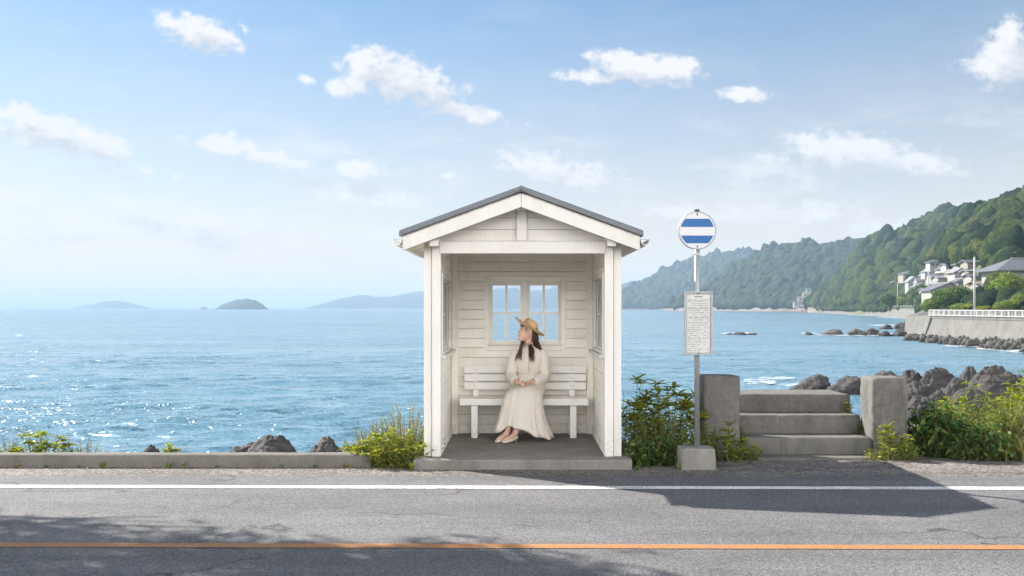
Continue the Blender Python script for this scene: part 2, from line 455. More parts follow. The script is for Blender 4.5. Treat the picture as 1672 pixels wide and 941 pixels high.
def build_world():
    w = bpy.data.worlds.new('World'); SC.world = w; w.use_nodes = True
    nt = NT(w.node_tree); nt.n.clear()
    out = nt.new('ShaderNodeOutputWorld'); bg = nt.new('ShaderNodeBackground')
    sky = nt.new('ShaderNodeTexSky'); sky.sky_type = 'NISHITA'; sky.sun_disc = False
    sky.sun_elevation = EL; sky.sun_rotation = AZ % (2 * math.pi)
    sky.air_density = 1.0; sky.dust_density = 0.35; sky.ozone_density = 2.0; sky.altitude = 10
    # cloud field as a function of direction only (clouds at infinity)
    g = bpy.data.node_groups.new('cloud_field', 'ShaderNodeTree')
    g.interface.new_socket('UV', in_out='INPUT', socket_type='NodeSocketVector')
    g.interface.new_socket('Density', in_out='OUTPUT', socket_type='NodeSocketFloat')
    gn = NT(g); gi = gn.new('NodeGroupInput'); go = gn.new('NodeGroupOutput')
    uv = gi.outputs[0]
    wob = gn.vmath('SUBTRACT', _ncol(gn, uv, 26), (.5, .5, .5))
    wob = gn.vmath('MULTIPLY', wob, (.016, .011, 0))
    wob2 = gn.vmath('MULTIPLY', gn.vmath('SUBTRACT', _ncol(gn, uv, 90), (.5, .5, .5)), (.006, .005, 0))
    q = gn.vmath('ADD', gn.vmath('ADD', uv, wob), wob2)
    f = None
    for (px, py, hw, hh, tilt, st) in CLOUDS:
        mp = gn.mapping(q, ((px - CX) / F, (CY - py) / F, 0), (0, 0, -R(tilt)), (hw / F, hh / F, 1), 'TEXTURE')
        ln = gn.vmath('LENGTH', mp)
        e = gn.math('MULTIPLY', gn.math('SUBTRACT', 1.0, ln), st if st > .8 else min(.85, st * 1.3))
        f = e if f is None else gn.math('SMOOTH_MAX', f, e, .12)
    n1 = gn.noise(gn.mapping(uv, scale=(1, 1.35, 1)), 34, 9, .60, .15)
    n2 = gn.noise(gn.mapping(uv, scale=(1, 1.2, 1)), 95, 6, .62)
    d = gn.math('ADD', f, gn.math('ADD', gn.math('MULTIPLY', gn.math('SUBTRACT', n1, .5), 1.9), gn.math('MULTIPLY', gn.math('SUBTRACT', n2, .5), 1.15)))
    gn.link(d, go.inputs[0])
    dirn = nt.new('ShaderNodeTexCoord').outputs['Generated']
    sp = nt.new('ShaderNodeSeparateXYZ'); nt.link(dirn, sp.inputs[0])
    yy = nt.math('MAXIMUM', sp.outputs[1], .05)
    cb = nt.new('ShaderNodeCombineXYZ'); nt.link(nt.math('DIVIDE', sp.outputs[0], yy), cb.inputs[0]); nt.link(nt.math('DIVIDE', sp.outputs[2], yy), cb.inputs[1])
    def grp(off):
        k = nt.new('ShaderNodeGroup'); k.node_tree = g
        nt.link(nt.vmath('ADD', cb.outputs[0], off), k.inputs[0]); return k.outputs[0]
    d0 = grp((0, 0, 0)); d1 = grp((-.012, .020, 0))
    front = nt.mapr(sp.outputs[1], .05, .2)
    cover = nt.math('MULTIPLY', nt.mapr(d0, .02, .66, 0, .95, True), front)
    lit = nt.mapr(nt.math('SUBTRACT', d1, nt.math('MULTIPLY', d0, .35)), -.15, .60, 1.0, .80)
    ccol = nt.mix(nt.mapr(lit, .80, 1.0), CLOUD_DARK, CLOUD_LIT)
    low = nt.mapr(sp.outputs[2], .02, .20)                   # low clouds are seen through more air
    cover = nt.math('MULTIPLY', cover, nt.mapr(low, 0, 1, .7, 1.0))
    wn = nt.noise(nt.mapping(cb.outputs[0], rot=(0, 0, R(4)), scale=(4.5, 16, 1)), 1.5, 8, .62, .3)
    wisp = nt.math('MULTIPLY', nt.mapr(wn, .47, .68, 0, .8, True), nt.math('MULTIPLY', nt.mapr(sp.outputs[2], .015, .06), nt.mapr(sp.outputs[2], .10, .20, 1, .12)))
    cover = nt.math('MAXIMUM', cover, nt.math('MULTIPLY', wisp, front))
    base = nt.mix(1.0, sky.outputs[0], SKY_TINT, 'MULTIPLY')
    # thin pale veil of sea air towards the horizon
    veil = nt.math('POWER', nt.mapr(sp.outputs[2], .0, .33, 1, 0), 1.5)
    nv = nt.noise(nt.mapping(cb.outputs[0], scale=(2.2, 7, 1)), 1.6, 5, .6)
    veil = nt.math('MULTIPLY', veil, nt.mapr(nv, .3, .7, .70, .98))
    base = nt.mix(veil, base, VEIL)
    col = nt.mix(cover, base, ccol)
    # broken bright cumulus added out of view, low behind the camera, as fill light
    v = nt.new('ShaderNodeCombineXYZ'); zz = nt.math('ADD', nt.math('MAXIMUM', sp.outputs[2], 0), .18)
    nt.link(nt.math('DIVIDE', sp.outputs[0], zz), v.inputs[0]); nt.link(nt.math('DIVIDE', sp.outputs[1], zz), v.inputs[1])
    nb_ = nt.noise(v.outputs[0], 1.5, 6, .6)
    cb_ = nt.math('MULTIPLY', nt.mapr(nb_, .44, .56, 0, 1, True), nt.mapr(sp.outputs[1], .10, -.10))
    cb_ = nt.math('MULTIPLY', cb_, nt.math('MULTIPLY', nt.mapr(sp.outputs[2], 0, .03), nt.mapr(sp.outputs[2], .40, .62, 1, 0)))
    col = nt.mix(cb_, col, CLOUD_FILL)
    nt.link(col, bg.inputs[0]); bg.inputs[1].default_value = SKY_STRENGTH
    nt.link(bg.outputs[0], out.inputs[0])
CLOUD_LIT = (6.35, 6.3, 6.3); CLOUD_DARK = (4.5, 4.65, 5.05); CLOUD_FILL = (64.0, 61.0, 57.0)
SKY_TINT = (.59, .76, .82); VEIL = (7.3, 5.5, 4.4)
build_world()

sun = bpy.data.lights.new('sun', 'SUN'); sun.energy = 4.2; sun.angle = R(.55); sun.color = (1.0, .945, .87)
so = bpy.data.objects.new('sun', sun); COL.objects.link(so)
so.rotation_euler = SUNV.to_track_quat('Z', 'Y').to_euler(); so.location = (-30, 20, 40)

cam = bpy.data.cameras.new('camera'); co = bpy.data.objects.new('camera', cam); COL.objects.link(co)
co.location = (0, 0, H); co.rotation_euler = (R(90), 0, 0)
cam.sensor_width = 36; cam.lens = 36 * F / 1672; cam.shift_x = -(CX - 836) / 1672; cam.shift_y = (CY - 470.5) / 1672
cam.clip_start = .1; cam.clip_end = 200000
SC.camera = co
vs = SC.view_settings; SC.display_settings.display_device = 'sRGB'
vs.view_transform = 'Standard'; vs.look = 'None'; vs.exposure = 1.65; vs.gamma = 1; vs.use_curve_mapping = False
cy = SC.cycles
cy.use_denoising = True; cy.max_bounces = 9; cy.diffuse_bounces = 6; cy.glossy_bounces = 3; cy.transmission_bounces = 4
cy.transparent_max_bounces = 16; cy.volume_bounces = 0; cy.sample_clamp_indirect = 6; cy.caustics_reflective = False; cy.caustics_refractive = False

# ================================================================== GROUND, ROAD, SEA
def smooth(a, b, x):
    t = np.clip((x - a) / (b - a), 0, 1); return t * t * (3 - 2 * t)
def ground_z(x, y):
    x = np.asarray(x, float); y = np.asarray(y, float)
    edge = 10.14 + (12.05 - 10.14) * smooth(-1.3, -1.0, x) - smooth(1.05, 1.4, x) * .0 + smooth(3.6, 5.0, x) * 1.5
    k = .62 - .30 * smooth(.5, 3.5, x)
    d = np.maximum(y - edge, 0)
    z = -k * d * (1 - np.exp(-d / .8)) + (fbm(x * .6, y * .6, 3) - .5) * .5 * smooth(.2, 3, d)
    return np.maximum(z, -7.0)
xs = np.concatenate([[-24000, -3000, -400, -150, -80], np.arange(-50, 50.1, .5), [80, 150, 400, 3000, 24000]])
ys = np.concatenate([[-24000, -3000, -400, -100, -30, -10, 0, 6, 9], np.arange(9.9, 30, .3), np.arange(30, 60, 2), [80, 150, 400, 3000, 24000]])
X, Y = np.meshgrid(xs, ys)
tag(grid_mesh('ground', X, Y, ground_z(X, Y), m_rock('shore_ground', (.17, .15, .12), .6, 1.2)), 'rough brown ground behind the road dropping to the sea', 'ground', kind='structure')

ROT = R(-.62)                                             # the road runs at a slight angle to the shelter
def road_strip(name, y0, y1, z, mat, label, cat, x0=-220, x1=220, wob=0, step=None):
    n = 2 if not wob else 700
    xx = np.linspace(x0, x1, n) if not wob else np.concatenate([[x0], np.linspace(-14, 14, n), [x1]])
    w1 = (fbm(xx * 2.3, xx * 0 + y1, 5, 5) - .5) * wob; w0 = (fbm(xx * 2.3, xx * 0 + y0, 9, 5) - .5) * wob
    c, s = math.cos(ROT), math.sin(ROT)
    X = np.stack([xx * c - (y0 + w0) * s, xx * c - (y1 + w1) * s]); Y = np.stack([xx * s + (y0 + w0) * c, xx * s + (y1 + w1) * c])
    return tag(grid_mesh(name, X, Y, X * 0 + z, mat, None, False), label, cat, kind='structure')
def strip_flat(name, y0, y1, z, mat, label, cat):
    xx = np.array([-220., 220.])
    X = np.stack([xx, xx]); Y = np.stack([xx * 0 + y0, xx * 0 + y1])
    return tag(grid_mesh(name, X, Y, X * 0 + z, mat, None, False), label, cat, kind='structure')
strip_flat('roadside_verge', 8.0, 10.35, .004, M['verge'], 'rough gravelly verge between the road and the kerb', 'verge')
road_strip('road', -.5, 9.38, .008, M['asphalt'], 'grey asphalt coast road running past the shelter', 'road', wob=.10)
road_strip('edge_line', 8.70, 8.838, .012, M['white_line'], 'white line painted along the seaward edge of the road', 'road marking', wob=.012)
road_strip('centre_line', 6.545, 6.665, .012, M['orange_line'], 'orange line painted along the middle of the road', 'road marking', wob=.012)

# ------------------------------------------------------------------ sea
def m_sea(nt, out, p):
    geo = nt.new('ShaderNodeNewGeometry')
    sp = nt.new('ShaderNodeSeparateXYZ'); nt.link(p, sp.inputs[0])
    dist = sp.outputs[1]
    def slopes(scale, sx, amp, det=3):
        q = nt.mapping(p, rot=(0, 0, R(7)), scale=(sx, 1, .001))
        c = nt.vmath('SUBTRACT', _ncol3(nt, q, scale, det), (.5, .5, .5))
        return nt.vmath('MULTIPLY', c, (amp * sx * 1.6, amp, 0))
    fine = slopes(6.5, .7, 1.4, 2)
    sl = nt.vmath('ADD', slopes(.55, .32, .75), nt.vmath('ADD', slopes(2.1, .5, .9), slopes(.07, .25, .35, 2)))
    # calmer and ruffled patches
    sl = nt.vmath('ADD', sl, fine)
    gl = nt.noise(nt.mapping(p, scale=(.7, 1, .001)), 2.6, 2, .5)
    steep = nt.vmath('MULTIPLY', slopes(9.0, .8, 3.4, 1), (1, 1, 0))
    gk = nt.new('ShaderNodeCombineXYZ'); gm = nt.mapr(gl, .52, .66); nt.link(gm, gk.inputs[0]); nt.link(gm, gk.inputs[1])
    sl = nt.vmath('ADD', sl, nt.vmath('MULTIPLY', steep, gk.outputs[0]))
    gl2 = nt.noise(nt.mapping(p, scale=(.5, 1, .001)), .55, 2, .5)
    gk2 = nt.new('ShaderNodeCombineXYZ'); gm2 = nt.mapr(gl2, .50, .62); nt.link(gm2, gk2.inputs[0]); nt.link(gm2, gk2.inputs[1])
    sl = nt.vmath('ADD', sl, nt.vmath('MULTIPLY', slopes(1.25, .6, 2.4, 1), gk2.outputs[0]))
    patch = nt.noise(nt.mapping(p, scale=(.12, 1, .001)), .035, 4, .6)
    k = nt.mapr(patch, .36, .64, .55, 1.15)
    ks = nt.new('ShaderNodeCombineXYZ'); nt.link(k, ks.inputs[0]); nt.link(k, ks.inputs[1])
    sl = nt.vmath('MULTIPLY', sl, ks.outputs[0])
    nrm = nt.vmath('NORMALIZE', nt.vmath('SUBTRACT', geo.outputs['Normal'], sl))
    big = nt.noise(nt.mapping(p, scale=(.2, 1, .001)), .06, 4, .6)
    c = nt.mix(nt.mapr(big, .35, .65), (.080, .165, .222), (.125, .222, .282))
    b = pbr(nt, out, c, .21, nrm, .5)
    b.inputs['IOR'].default_value = 1.333
def _ncol3(nt, p, scale, det):
    n = nt.new('ShaderNodeTexNoise'); n.inputs['Scale'].default_value = scale; n.inputs['Detail'].default_value = det
    n.inputs['Roughness'].default_value = .55; nt.link(p, n.inputs['Vector']); return n.outputs['Color']
M['sea'] = material('sea_water', m_sea)
rows = [16.0]
while rows[-1] < 23000:
    y = rows[-1]; rows.append(y + max(.16, y * y * .00010 + .0))
    if rows[-1] > 420: break
rows = np.array(rows + list(np.geomspace(rows[-1] * 1.12, 23500, 26)))
u = np.linspace(-1.0, 1.0, 640) ; u = np.sign(u) * np.abs(u) ** 1.15 * 1.25
Yg = np.repeat(rows[:, None], len(u), 1); Xg = u[None, :] * Yg
sp_ = np.gradient(rows)[:, None]
Z = np.zeros_like(Xg); rg = np.random.default_rng(5)
for k in range(60):
    L = float(np.exp(rg.uniform(math.log(.75), math.log(9))))
    th = rg.normal(math.pi / 2 + .12, .36)
    A = .0072 * L ** .9 * rg.uniform(.5, 1.2)
    if L > 4: A *= .6
    fade = np.clip(1.4 - sp_ * 3.2 / L, 0, 1)
    ph = (Xg * math.cos(th) + Yg * math.sin(th)) * 2 * math.pi / L + rg.uniform(0, 6.28)
    ph = ph + .9 * np.sin(Xg * .11 / L * 3 + k)
    Z += A * fade * (np.sin(ph) + .25 * np.sin(2 * ph + .6))
Z *= .75 + .5 * vnoise(Xg * .03, Yg * .08, 4)
tag(grid_mesh('sea', Xg, Yg, SEA + Z, M['sea']), 'blue sea with small wind waves and sun glitter on the left', 'sea', kind='structure')

# foam streaks by the rocks
def m_foam(nt, out, p):
    n = nt.noise(nt.mapping(p, scale=(.55, 1.3, 0)), 1.3, 6, .68, .4)
    tr = nt.new('ShaderNodeBsdfTransparent'); di = nt.new('ShaderNodeBsdfDiffuse'); di.inputs[0].default_value = (.8, .83, .85, 1)
    mx = nt.new('ShaderNodeMixShader'); nt.link(nt.mapr(n, .50, .62), mx.inputs[0]); nt.link(tr.outputs[0], mx.inputs[1]); nt.link(di.outputs[0], mx.inputs[2])
    nt.link(mx.outputs[0], out.inputs[0])
M['foam'] = material('sea_foam', m_foam)
fm = MB()
for (px, py, wpx, hpx) in [(1240, 626, 62, 5), (1262, 621, 70, 3), (1300, 631, 60, 4), (1180, 618, 40, 3), (1340, 641, 60, 4), (1205, 545.5, 60, 1.6), (1320, 545.5, 30, 1.5), (1365, 548, 70, 1.8), (1410, 548.5, 90, 1.8), (1465, 547, 60, 1.8), (1450, 532, 70, 1.5), (1500, 553, 60, 2), (1535, 557, 70, 2), (1580, 566, 90, 2.5), (1630, 571, 90, 3), (1655, 576, 60, 3), (1470, 519, 90, 1.2), (1420, 515, 80, 1.0)]:
    d0, d1 = sea_d(py + hpx), sea_d(py - hpx)
    pts = []
    for k in range(28):
        a = 2 * math.pi * k / 28; r = .75 + .4 * random.random()
        d = (d0 + d1) / 2 + (d1 - d0) / 2 * math.sin(a) * r
        pts.append(((px - CX) / F * d + wpx / 2 / F * d * math.cos(a) * r, d, SEA + .13 + .02 * random.random()))
    fm.add(pts, [tuple(range(28))])
tag(fm.build('sea_foam', M['foam']), 'white foam where small waves break against the rocks', 'foam', kind='stuff')

# ================================================================== HILLS, ISLANDS
ICO = {}
def ico(sub):
    if sub not in ICO:
        import bmesh
        b = bmesh.new(); bmesh.ops.create_icosphere(b, subdivisions=sub, radius=1)
        b.verts.ensure_lookup_table()
        v = np.array([q.co[:] for q in b.verts]); f = np.array([[q.index for q in p.verts] for p in b.faces]); b.free()
        ICO[sub] = (v, f)
    return ICO[sub]
def crowns(name, pts, rad, sub, mat, seed, squash=.85):
    """one mesh of many knobbly tree crowns"""
    rg = np.random.default_rng(seed)
    v, f = ico(sub); n = len(pts); out = []
    for var in range(7):
        dirs = rg.normal(size=(9, 3)); dirs[:, 2] = np.abs(dirs[:, 2]) * .8; dirs /= np.linalg.norm(dirs, axis=1)[:, None]
        dd = v @ dirs.T
        bumps = np.maximum(0, (dd - .62) / .38).max(1)
        d2 = rg.normal(size=(60, 3)); d2 /= np.linalg.norm(d2, axis=1)[:, None]
        b2 = np.maximum(0, ((v @ d2.T) - .90) / .10).max(1)
        r = .70 + .30 * np.sqrt(bumps) + .25 * np.sqrt(b2) + rg.normal(size=len(v)) * .085
        out.append(v * r[:, None])
    out = np.array(out)
    pick = rg.integers(0, 7, n); ang = rg.uniform(0, 6.283, n)
    V = out[pick]
    c, s = np.cos(ang)[:, None], np.sin(ang)[:, None]
    x = V[:, :, 0] * c - V[:, :, 1] * s; y = V[:, :, 0] * s + V[:, :, 1] * c; z = V[:, :, 2] * (squash * rg.uniform(.7, 1.25, n) * np.where(rg.uniform(0, 1, n) < .18, 1.6, 1.0))[:, None]
    V = np.stack([x, y, z], -1) * rad[:, None, None] + pts[:, None, :]
    Fc = (f[None] + (np.arange(n) * len(v))[:, None, None]).reshape(-1)
    return np_mesh(name, V.reshape(-1, 3), Fc, 3, mat)

class Hill:
    """real terrain between a foot line and a ridge line; both surveyed as direction + distance"""
    def __init__(s, foot, ridge, seed, foot_z=.5, p=1.15, spur=.22, spur_w=70.):
        s.fx, s.fd = zip(*foot); s.rx, s.ry, s.rd = zip(*ridge)
        s.seed, s.fz, s.p, s.spur, s.sw = seed, foot_z, p, spur, spur_w
        s.back = 1.7
    def z(s, px, d):
        px = np.asarray(px, float); d = np.asarray(d, float)
        fd = np.interp(px, s.fx, s.fd); rd = np.interp(px, s.rx, s.rd); ry = np.interp(px, s.rx, s.ry)
        hr = H + (CY - ry) / F * rd
        f = (d - fd) / (rd - fd)
        x = (px - CX) / F * d
        up = np.clip(f, 0, 1) ** s.p
        dn = np.clip(1 - (f - 1) / (s.back - 1), 0, 1)
        prof = np.where(f <= 1, up, dn)
        n = fbm(x / s.sw + d * .3 / s.sw, d / (s.sw * 2.2), s.seed, 3) - .44
        n2 = np.abs(fbm(x / s.sw * 1.3 - d / s.sw * .4, d / s.sw * .5, s.seed + 3, 3) - .44)
        env = np.clip(f * 2.2, 0, 1) * np.clip((1.0 - f) * 3.5, 0, 1)
        z = s.fz + (hr - s.fz) * prof + (hr - s.fz) * s.spur * env * (n * 1.6 - n2 * 1.4)
        return np.where(f < 0, s.fz - 9 * np.clip(-f * 6, 0, 1), z)
    def mesh(s, name, p0, p1, mat, label, cat, ncol=160, nrow=44):
        px = np.linspace(p0, p1, ncol); t = np.linspace(-.12, s.back, nrow)
        PX, T = np.meshgrid(px, t)
        fd = np.interp(PX, s.fx, s.fd); rd = np.interp(PX, s.rx, s.rd)
        D = fd + T * (rd - fd)
        Z = s.z(PX, D)
        return tag(grid_mesh(name, (PX - CX) / F * D, D, Z, mat), label, cat, kind='structure')
    def scatter(s, n, p0, p1, f0, f1, seed, fpow=1.0):
        rg = np.random.default_rng(seed)
        px = rg.uniform(p0, p1, n); f = f0 + (f1 - f0) * rg.uniform(0, 1, n) ** fpow
        fd = np.interp(px, s.fx, s.fd); rd = np.interp(px, s.rx, s.rd)
        d = fd + f * (rd - fd)
        z = s.z(px, d)
        return np.stack([(px - CX) / F * d, d, z], -1), px, f, d, z

FOOT_A = [(1333, 1010), (1345, 985), (1400, 720), (1450, 588), (1502, 482), (1512, 330), (1550, 226), (1600, 190), (1672, 168), (1800, 140), (2000, 110), (2300, 90)]
hillA2 = Hill(FOOT_A, [(1333, 500, 1100), (1400, 494, 860), (1450, 484, 720), (1480, 468, 640), (1500, 448, 600), (1540, 410, 520), (1560, 391, 490), (1580, 371, 470), (1611, 351, 455), (1640, 344, 440), (1672, 333, 430), (1760, 305, 410), (1900, 255, 380), (2100, 250, 340), (2300, 260, 320)], 3, .4, 1.25, .16, 45)
hillA1 = Hill([(1318, 1060), (1345, 1030), (1400, 770), (1450, 640), (1500, 580), (1560, 520), (1640, 480), (1700, 470)],
              [(1318, 503, 1120), (1333, 492, 1110), (1345, 486, 1100), (1362, 467, 1080), (1402, 425, 1000), (1425, 406, 950), (1446, 394, 920), (1480, 382, 880), (1518, 369, 840), (1550, 356, 810), (1579, 349, 790), (1611, 349, 760), (1640, 345, 740), (1700, 340, 720)], 11, 2.0, .95, .22, 70)
hillB = Hill([(1085, 1750), (1140, 1650), (1200, 1560), (1260, 1440), (1340, 1330), (1400, 1250), (1470, 1200)],
             [(1085, 505, 1800), (1115, 497, 1780), (1140, 487, 1770), (1160, 471, 1760), (1200, 442, 1740), (1240, 419, 1720), (1290, 405, 1680), (1346, 408, 1620), (1376, 401, 1580), (1446, 391, 1520), (1470, 392, 1500)], 23, .5, .85, .25, 120)
hillC = Hill([(1005, 2600), (1060, 2560), (1130, 2450), (1200, 2350), (1260, 2300)],
             [(1005, 500, 2750), (1018, 487, 2760), (1040, 472, 2780), (1080, 450, 2780), (1120, 431, 2760), (1160, 423, 2720), (1190, 418, 2680), (1231, 419, 2640), (1260, 425, 2600)], 37, .5, .8, .22, 170)
hillA2.mesh('near_hillside', 1336, 2290, M['hill'], 'nearest wooded hillside with the village on its lower slope', 'hill', 300, 60)
hillA1.mesh('wooded_hill', 1318, 1700, M['cliff'], 'high wooded hill rising behind the village', 'hill', 200, 50)
hillB.mesh('middle_headland', 1085, 1470, M['cliff'], 'blue green headland behind the bus stop sign', 'hill', 200, 50)
hillC.mesh('far_headland', 1005, 1260, M['cliff'], 'hazy far headland ending beside the shelter', 'hill', 160, 50)

def wood(name, hill, n, p0, p1, f0, f1, r0, r1, sub, mat, seed, label, zmin=1.6, lift=.25, keep=None, fpow=1.0, zvar=3.5):
    pts, px, f, d, z = hill.scatter(n, p0, p1, f0, f1, seed, fpow)
    rg = np.random.default_rng(seed + 1)
    rad = r0 + (r1 - r0) * rg.uniform(0, 1, n) ** 1.8 * 1.25
    ok = z > zmin + vnoise(px * .12, px * 0, seed) * zvar
    if keep is not None: ok &= keep(px, f, d, z)
    pts = pts[ok]; rad = rad[ok]; pts[:, 2] += rad * lift - r0 * .45
    return tag(crowns(name, pts, rad, sub, mat, seed), label, 'wood', kind='stuff')
wood('hillside_wood', hillA1, 5200, 1320, 1700, .0, 1.12, 2.8, 7.5, 3, M['forest'], 41, 'dense dark green wood covering the high hill behind the village')
wood('headland_wood', hillB, 7500, 1085, 1470, 0, 1.1, 3.8, 9, 2, M['forest_far'], 42, 'blue green wood covering the headland behind the sign')
wood('far_headland_wood', hillC, 6000, 1005, 1260, 0, 1.1, 5, 12, 2, M['forest_far'], 43, 'hazy wood covering the far headland')
HOUSES_PX = []      # filled below, keeps the wood out of the houses

def island(name, prof, D, depth, label, mat, seed, rough=.08):
    xs_ = np.array([a for a, b in prof], float); hs = np.array([H - SEA + (CY - b) / F * D for a, b in prof])
    px = np.linspace(xs_[0], xs_[-1], 130); hh = np.interp(px, xs_, hs)
    ks = np.ones(7) / 7; hh = np.convolve(np.pad(hh, 3, 'edge'), ks, 'valid')
    hh = hh * (1 + (fbm(px * .12, px * 0, seed, 4) - .45) * rough)
    t = np.linspace(-1, 1, 23)
    PX, T = np.meshgrid(px, t)
    prof_ = np.sqrt(np.clip(1 - T ** 2, 0, 1)) * .55 + (1 - np.abs(T)) * .45
    W = depth * (.25 + .75 * np.sqrt(np.clip(hh / hh.max(), 0, 1)))[None, :]
    Yv = D + T * W
    Z = SEA - 2 + (hh[None, :] + 2) * prof_ + (fbm(PX * .3, T * 3, seed + 5) - .45) * hh[None, :] * .18 * (1 - np.abs(T))
    return tag(grid_mesh(name, (PX - CX) / F * D, Yv, Z, mat), label, 'island' if 'island' in name else 'hill', kind='structure')
island('island', [(355, 503), (362, 498), (375, 493), (392, 488.5), (405, 488), (418, 491), (428, 497), (434, 503)], 3600, 90, 'rounded wooded island on the left horizon', M['forest_far'], 5)
island('islet', [(327, 503), (331, 500.6), (334, 501), (338, 503)], 3600, 10, 'tiny islet beside the rounded island', M['cliff'], 6)
island('far_island', [(118, 504), (150, 497), (175, 492), (195, 491.5), (215, 496), (245, 504)], 6800, 300, 'pale far island near the left edge of the horizon', M['forest_far'], 7)
island('far_mountains', [(500, 505), (540, 493), (575, 483), (592, 480), (625, 487), (660, 480), (690, 475), (740, 477), (800, 475), (832, 469), (868, 477), (900, 470), (945, 461), (1000, 468), (1060, 485), (1110, 504)], 6600, 900, 'pale mountains on the horizon behind the shelter', M['forest_far'], 8)
island('far_blue_hill', [(930, 505), (965, 485), (1000, 470), (1022, 463), (1045, 459), (1075, 464), (1140, 480), (1240, 504)], 4200, 600, 'blue hill seen between the shelter and the far headland', M['forest_far'], 9)
# ================================================================== BUS SHELTER
X0 = .02; FZ = .098
sh = thing('bus_shelter', 'small white wooden bus shelter with a grey gabled roof beside the sea road', 'bus shelter', (X0, 10.9, 0))
m = MB(); m.box(X0 - 1.03, X0 + 1.03, 9.77, 12.02, -.15, FZ)
m.build('concrete_base', M['slab'], sh, bevel=.016)
SL = .367; RZ = 2.655; RX = .006            # roof slope, ridge height
YF, YB = 9.72, 12.10
def roof_z(x): return RZ - SL * abs(x - RX)
# posts and corner boards
for s in (-1, 1):
    a, b = sorted((X0 + s * .785, X0 + s * .869))
    m = MB(); m.box(a, b, 9.965, 10.12, FZ, 2.19); m.build('post', M['paint'], sh, bevel=.004)
    a, b = sorted((X0 + s * .873, X0 + s * .947))
    m = MB(); m.box(a, b, 9.985, 10.13, FZ, roof_z(X0 + s * .947) - .13); m.build('corner_board', M['paint'], sh, bevel=.004)
    a, b = sorted((X0 + s * .725, X0 + s * .798))          # inner corner trim at the back
    m = MB(); m.box(a, b, 11.745, 11.797, FZ, 2.2); m.build('corner_trim', M['paint_inner'], sh, bevel=.003)

def planks(mb, x0, x1, y0, y1, z0, z1, hole=None, pitch=.108, axis='x', zoff=0, top=None):
    """horizontal weatherboards (axis: the way they run) with an optional window hole (a0, a1, z0, z1)"""
    z = z0; k = 0
    while z < z1 - .01:
        zt = min(z + pitch, z1)
        runs = [(x0, x1)] if axis == 'x' else [(y0, y1)]
        if hole and zt > hole[2] + .01 and z < hole[3] - .01:
            zz = [(z, zt)]
            a, b = runs[0]
            parts = [(a, hole[0], z, zt), (hole[1], b, z, zt)]
            if z < hole[2]: parts.append((hole[0], hole[1], z, hole[2] + .003))
            if zt > hole[3]: parts.append((hole[0], hole[1], hole[3] - .003, zt))
        else:
            parts = [(runs[0][0], runs[0][1], z, zt)]
            if axis == 'x' and k == 16 and not top:
                c = runs[0][0] + (runs[0][1] - runs[0][0]) * (.47 + .1 * math.sin(k * 2.1))
                parts = [(runs[0][0], c - .0012, z, zt), (c + .0012, runs[0][1], z, zt)]
        for (a, b, za, zb) in parts:
            if b - a < .015 or zb - za < .008: continue
            j = random.uniform(-.0015, .0015)
            if top:
                w0 = max(.0, (top - za) / SL); w1 = max(.0, (top - zb) / SL)
                p = [(max(a, RX - w0), za + .002), (min(b, RX + w0), za + .002), (min(b, RX + w1), zb - .002), (max(a, RX - w1), zb - .002)]
                if p[1][0] - p[0][0] > .02: mb.prism(p, y0 + j, y1 + j)
            elif axis == 'x': mb.box(a, b, y0 + j, y1 + j, za + .0022, zb - .0022)
            else: mb.box(x0 + j, x1 + j, a, b, za + .0022, zb - .0022)
        z = zt; k += 1
# back wall
BWX0, BWX1 = X0 - .93, X0 + .93
HB = (-.354, .456, 1.098, 1.8206)
m = MB(); planks(m, BWX0, BWX1, 11.80, 11.835, FZ, 2.2, HB)
planks(m, BWX0, BWX1, 11.80, 11.835, 2.2, 2.62, None, top=RZ - .09)
planks(m, BWX0, BWX1, 11.865, 11.90, FZ, 2.2, HB)
planks(m, BWX0, BWX1, 11.865, 11.90, 2.2, 2.62, None, top=RZ - .09)
# dark building core between the two skins
for (a, b, z0, z1) in [(BWX0, HB[0], FZ, 2.2), (HB[1], BWX1, FZ, 2.2), (HB[0], HB[1], FZ, HB[2]), (HB[0], HB[1], HB[3], 2.2)]:
    m.box(a + .004, b - .004, 11.838, 11.862, z0 + .004, z1 - .004)
m.build('back_wall', M['paint_inner'], sh, bevel=.002)
